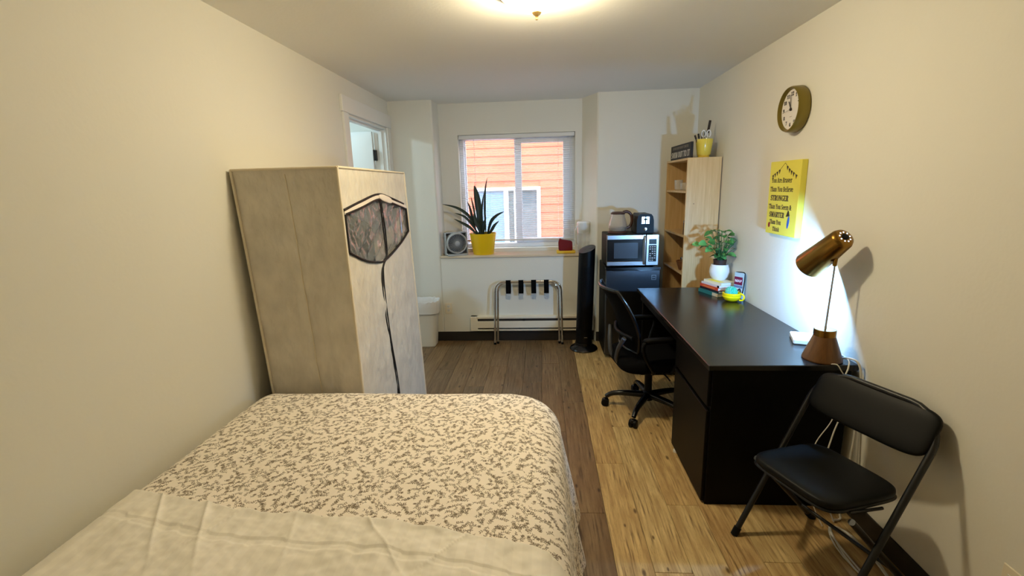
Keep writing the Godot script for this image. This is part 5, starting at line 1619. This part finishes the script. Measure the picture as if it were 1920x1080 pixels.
# ---------------------------------------------------------------- on and in the bookshelf
func build_shelf_things() -> void:
	var y := 1.7905
	var s := thing("slogan_sign", "black wooden slogan sign with white letters on the bookshelf top", "sign", Vector3(1.215, y, -4.345), -PI / 2)
	obj("board", MB.new().span(Vector3(-0.30, 0.0, -0.02), Vector3(0.30, 0.128, 0.0), 0.002), mat(c8(22, 18, 16), 0.6), s)
	var wm := mat(c8(196, 192, 184), 0.6)
	words("IF YOUR SHIP DOESN'T COME IN", 0.030, mat(c8(120, 112, 104), 0.6), s, Transform3D(Basis(), Vector3(0.0, 0.102, 0.0008)), "lettering", "Droid Sans", true)
	words("SWIM OUT TO IT", 0.070, wm, s, Transform3D(Basis(), Vector3(0.0, 0.044, 0.0008)), "lettering", "Droid Sans", true)
	var p := thing("utensil_pot", "yellow ceramic pot full of scissors and utensils on the bookshelf", "pot", Vector3(1.338, y, -4.105))
	obj("pot", MB.new().lathe([Vector2(0, 0), Vector2(0.044, 0), Vector2(0.046, 0.004), Vector2(0.045, 0.016), Vector2(0.052, 0.022), Vector2(0.066, 0.125), Vector2(0.067, 0.145), Vector2(0.064, 0.145), Vector2(0.062, 0.125), Vector2(0.048, 0.024), Vector2(0, 0.024)], 36), M.yellow_glaze, p)
	var sc := thing("scissors", "white-handled scissors standing in the yellow pot", "scissors", Vector3(1.345, y + 0.03, -4.09))
	for k in [-1.0, 1.0]:
		var ring := []
		for i in 17:
			var a := TAU * i / 16.0
			ring.append(Vector3(0.021 * k + cos(a) * 0.015, 0.158 + sin(a) * 0.027, 0.0))
		obj("grip", MB.new().tube(ring, 0.0042, 7, false), M.white, sc)
		obj("blade", MB.new().tube([Vector3(-0.006 * k, 0.0, 0.002 * k), Vector3(0.004 * k, 0.08, 0.002 * k), Vector3(0.018 * k, 0.134, 0.002 * k)], 0.004, 6), M.steel, sc)
	var kn := thing("spatula", "dark flat-handled tool rising highest from the yellow pot", "tool", Vector3(1.350, y + 0.03, -4.12))
	obj("handle", MB.new().box(Vector3(0.024, 0.215, 0.0), Vector3(0.020, 0.10, 0.008), 0.003, Basis(Vector3(0, 0, 1), -0.14)), mat(c8(46, 34, 26), 0.5), kn)
	obj("shaft", MB.new().tube([Vector3(-0.01, 0.0, 0), Vector3(0.016, 0.17, 0)], 0.004, 6), M.steel, kn)
	for i in 4:
		var a := -0.35 + i * 0.16
		var t := thing("pen", ["dark brown pen leaning left out of the yellow pot", "black marker leaning in the yellow pot", "brown brush handle in the yellow pot", "black pen between the brush and scissors"][i], "pen", Vector3(1.312 + i * 0.006, y + 0.028, -4.095 - 0.012 * i), 0.0)
		obj("barrel", MB.new().tube([Vector3(0, 0, 0), Vector3(sin(a) * 0.16, 0.148 + 0.012 * i, 0)], 0.005, 8), mat([c8(48, 30, 20), c8(20, 20, 22), c8(70, 44, 26), c8(24, 22, 22)][i], 0.4), t)
		obj("cap", MB.new().tube([Vector3(sin(a) * 0.128, 0.120 + 0.0095 * i, 0), Vector3(sin(a) * 0.163, 0.151 + 0.012 * i, 0)], 0.0075, 8), mat([c8(34, 22, 16), c8(14, 14, 16), c8(52, 34, 22), c8(16, 16, 18)][i], 0.4), t)
	# glasses on the top shelf
	var sy := 1.5265
	var gl := glass(Color(0.95, 0.97, 0.96), 0.14, 0.02)
	var dec := thing("glass_decanter", "tall glass decanter on the top shelf", "decanter", Vector3(1.27, sy, -4.13))
	obj("body", MB.new().lathe([Vector2(0, 0), Vector2(0.042, 0), Vector2(0.048, 0.01), Vector2(0.036, 0.085), Vector2(0.028, 0.10), Vector2(0.040, 0.12), Vector2(0.047, 0.16), Vector2(0.044, 0.19), Vector2(0.042, 0.19), Vector2(0.0445, 0.16), Vector2(0.038, 0.122), Vector2(0.026, 0.10), Vector2(0.033, 0.083), Vector2(0.045, 0.012), Vector2(0, 0.006)], 28), gl, dec)
	var cup := thing("drinking_glass", "small tumbler at the left of the top shelf", "glass", Vector3(1.24, sy, -4.44), 0, "glasses on the top shelf")
	obj("body", MB.new().lathe([Vector2(0, 0), Vector2(0.030, 0), Vector2(0.032, 0.005), Vector2(0.037, 0.09), Vector2(0.0352, 0.09), Vector2(0.030, 0.007), Vector2(0, 0.005)], 24), gl, cup)
	var cup2 := cup.duplicate()
	cup2.name = numbered("drinking_glass")
	add_child(cup2)
	cup2.position = Vector3(1.25, sy, -4.31)
	cup2.scale = Vector3(0.9, 0.72, 0.9)
	cup2.set_meta("label", "short tumbler between the decanter and the left tumbler")
	var mug := thing("dark_canister", "dark canister at the right of the second shelf", "canister", Vector3(1.245, 1.1565, -4.105))
	obj("body", MB.new().lathe([Vector2(0, 0), Vector2(0.04, 0), Vector2(0.042, 0.004), Vector2(0.042, 0.10), Vector2(0, 0.10)], 24), mat(c8(60, 40, 34), 0.3), mug)
	obj("lid", MB.new().lathe([Vector2(0, 0.10), Vector2(0.043, 0.10), Vector2(0.043, 0.118), Vector2(0.03, 0.125), Vector2(0, 0.125)], 24), M.steel, mug)
	# third shelf: basket with jars, plate in front
	var by := 0.8335
	var bk := thing("wicker_basket", "small brown wicker basket on the third shelf", "basket", Vector3(1.275, by, -4.20))
	var wick := mat(c8(120, 74, 34), 0.8)
	for i in 7:
		var r := 0.062 + 0.0035 * i
		obj("weave_ring", MB.new().tube(arc(Vector3(0, 0.007 + i * 0.0115, 0), Vector3(1, 0, 0), Vector3(0, 0, 1), r, 0, TAU, 24), 0.0062, 6, false), wick, bk)
	obj("bottom", MB.new().lathe([Vector2(0, 0.001), Vector2(0.062, 0.001), Vector2(0.062, 0.006), Vector2(0, 0.006)], 20), wick, bk)
	var jl := [["round silver-capped jar at the left in the basket", Vector3(1.252, by + 0.0065, -4.235), 0.024, 0.105], ["spice jar at the right in the basket", Vector3(1.25, by + 0.0065, -4.165), 0.022, 0.115], ["tall shaker at the back of the basket", Vector3(1.30, by + 0.0065, -4.20), 0.024, 0.14]]
	for q in jl:
		var j := thing("spice_jar", q[0], "jar", q[1], 0, "jars in the wicker basket")
		var r: float = q[2]
		var h: float = q[3]
		obj("glass", MB.new().lathe([Vector2(0, 0), Vector2(r, 0), Vector2(r, h * 0.75), Vector2(r * 0.8, h * 0.82), Vector2(0, h * 0.82)], 18), glass(Color(0.6, 0.45, 0.3), 0.5, 0.05), j)
		obj("cap", MB.new().lathe([Vector2(r * 0.92, h * 0.8), Vector2(r * 0.92, h * 0.96), Vector2(r * 0.7, h), Vector2(0, h)], 18), M.chrome, j)
	var pl := thing("white_plate", "small white plate beside the wicker basket", "plate", Vector3(1.245, by, -4.085))
	obj("dish", MB.new().lathe([Vector2(0, 0.0), Vector2(0.026, 0.0), Vector2(0.045, 0.012), Vector2(0.046, 0.015), Vector2(0.026, 0.005), Vector2(0, 0.005)], 28), M.white, pl)

# ---------------------------------------------------------------- cables
func build_cables() -> void:
	var wc := mat(c8(224, 220, 210), 0.4)
	var b := obj("charging_cable", MB.new().tube(smooth([Vector3(1.325, 0.7545, -2.135), Vector3(1.345, 0.758, -2.118), Vector3(1.36, 0.735, -2.11), Vector3(1.38, 0.69, -2.105), Vector3(1.36, 0.62, -2.095), Vector3(1.33, 0.50, -2.08), Vector3(1.26, 0.40, -2.06), Vector3(1.24, 0.30, -2.05), Vector3(1.26, 0.1, -2.03), Vector3(1.29, 0.006, -1.99)], 6), 0.0026, 6), wc)
	tag(b, "thin white charging cable hanging off the desk edge behind the chair", "cable")
	var d := obj("box_cable", MB.new().tube(smooth([Vector3(1.40, 0.764, -2.405), Vector3(1.425, 0.765, -2.30), Vector3(1.415, 0.77, -2.16), Vector3(1.395, 0.745, -2.115), Vector3(1.375, 0.68, -2.105), Vector3(1.385, 0.55, -2.10), Vector3(1.345, 0.42, -2.085), Vector3(1.31, 0.28, -2.06), Vector3(1.33, 0.1, -2.04), Vector3(1.36, 0.006, -2.02)], 6), 0.0034, 6), wc)
	tag(d, "white cable from the flat box running down behind the folding chair", "cable")
	var coil := []
	for i in 61:
		var t := i / 60.0
		var an := t * TAU * 3.0
		coil.append(Vector3(1.335 + cos(an) * (0.055 + 0.008 * sin(an * 2.3)), 0.006 + 0.004 * (i / 20), -1.80 + sin(an) * (0.20 - 0.02 * t)))
	var e := obj("cable_coil", MB.new().tube(coil, 0.004, 6), wc)
	tag(e, "loops of white cable on the floor under the folding chair", "cable")
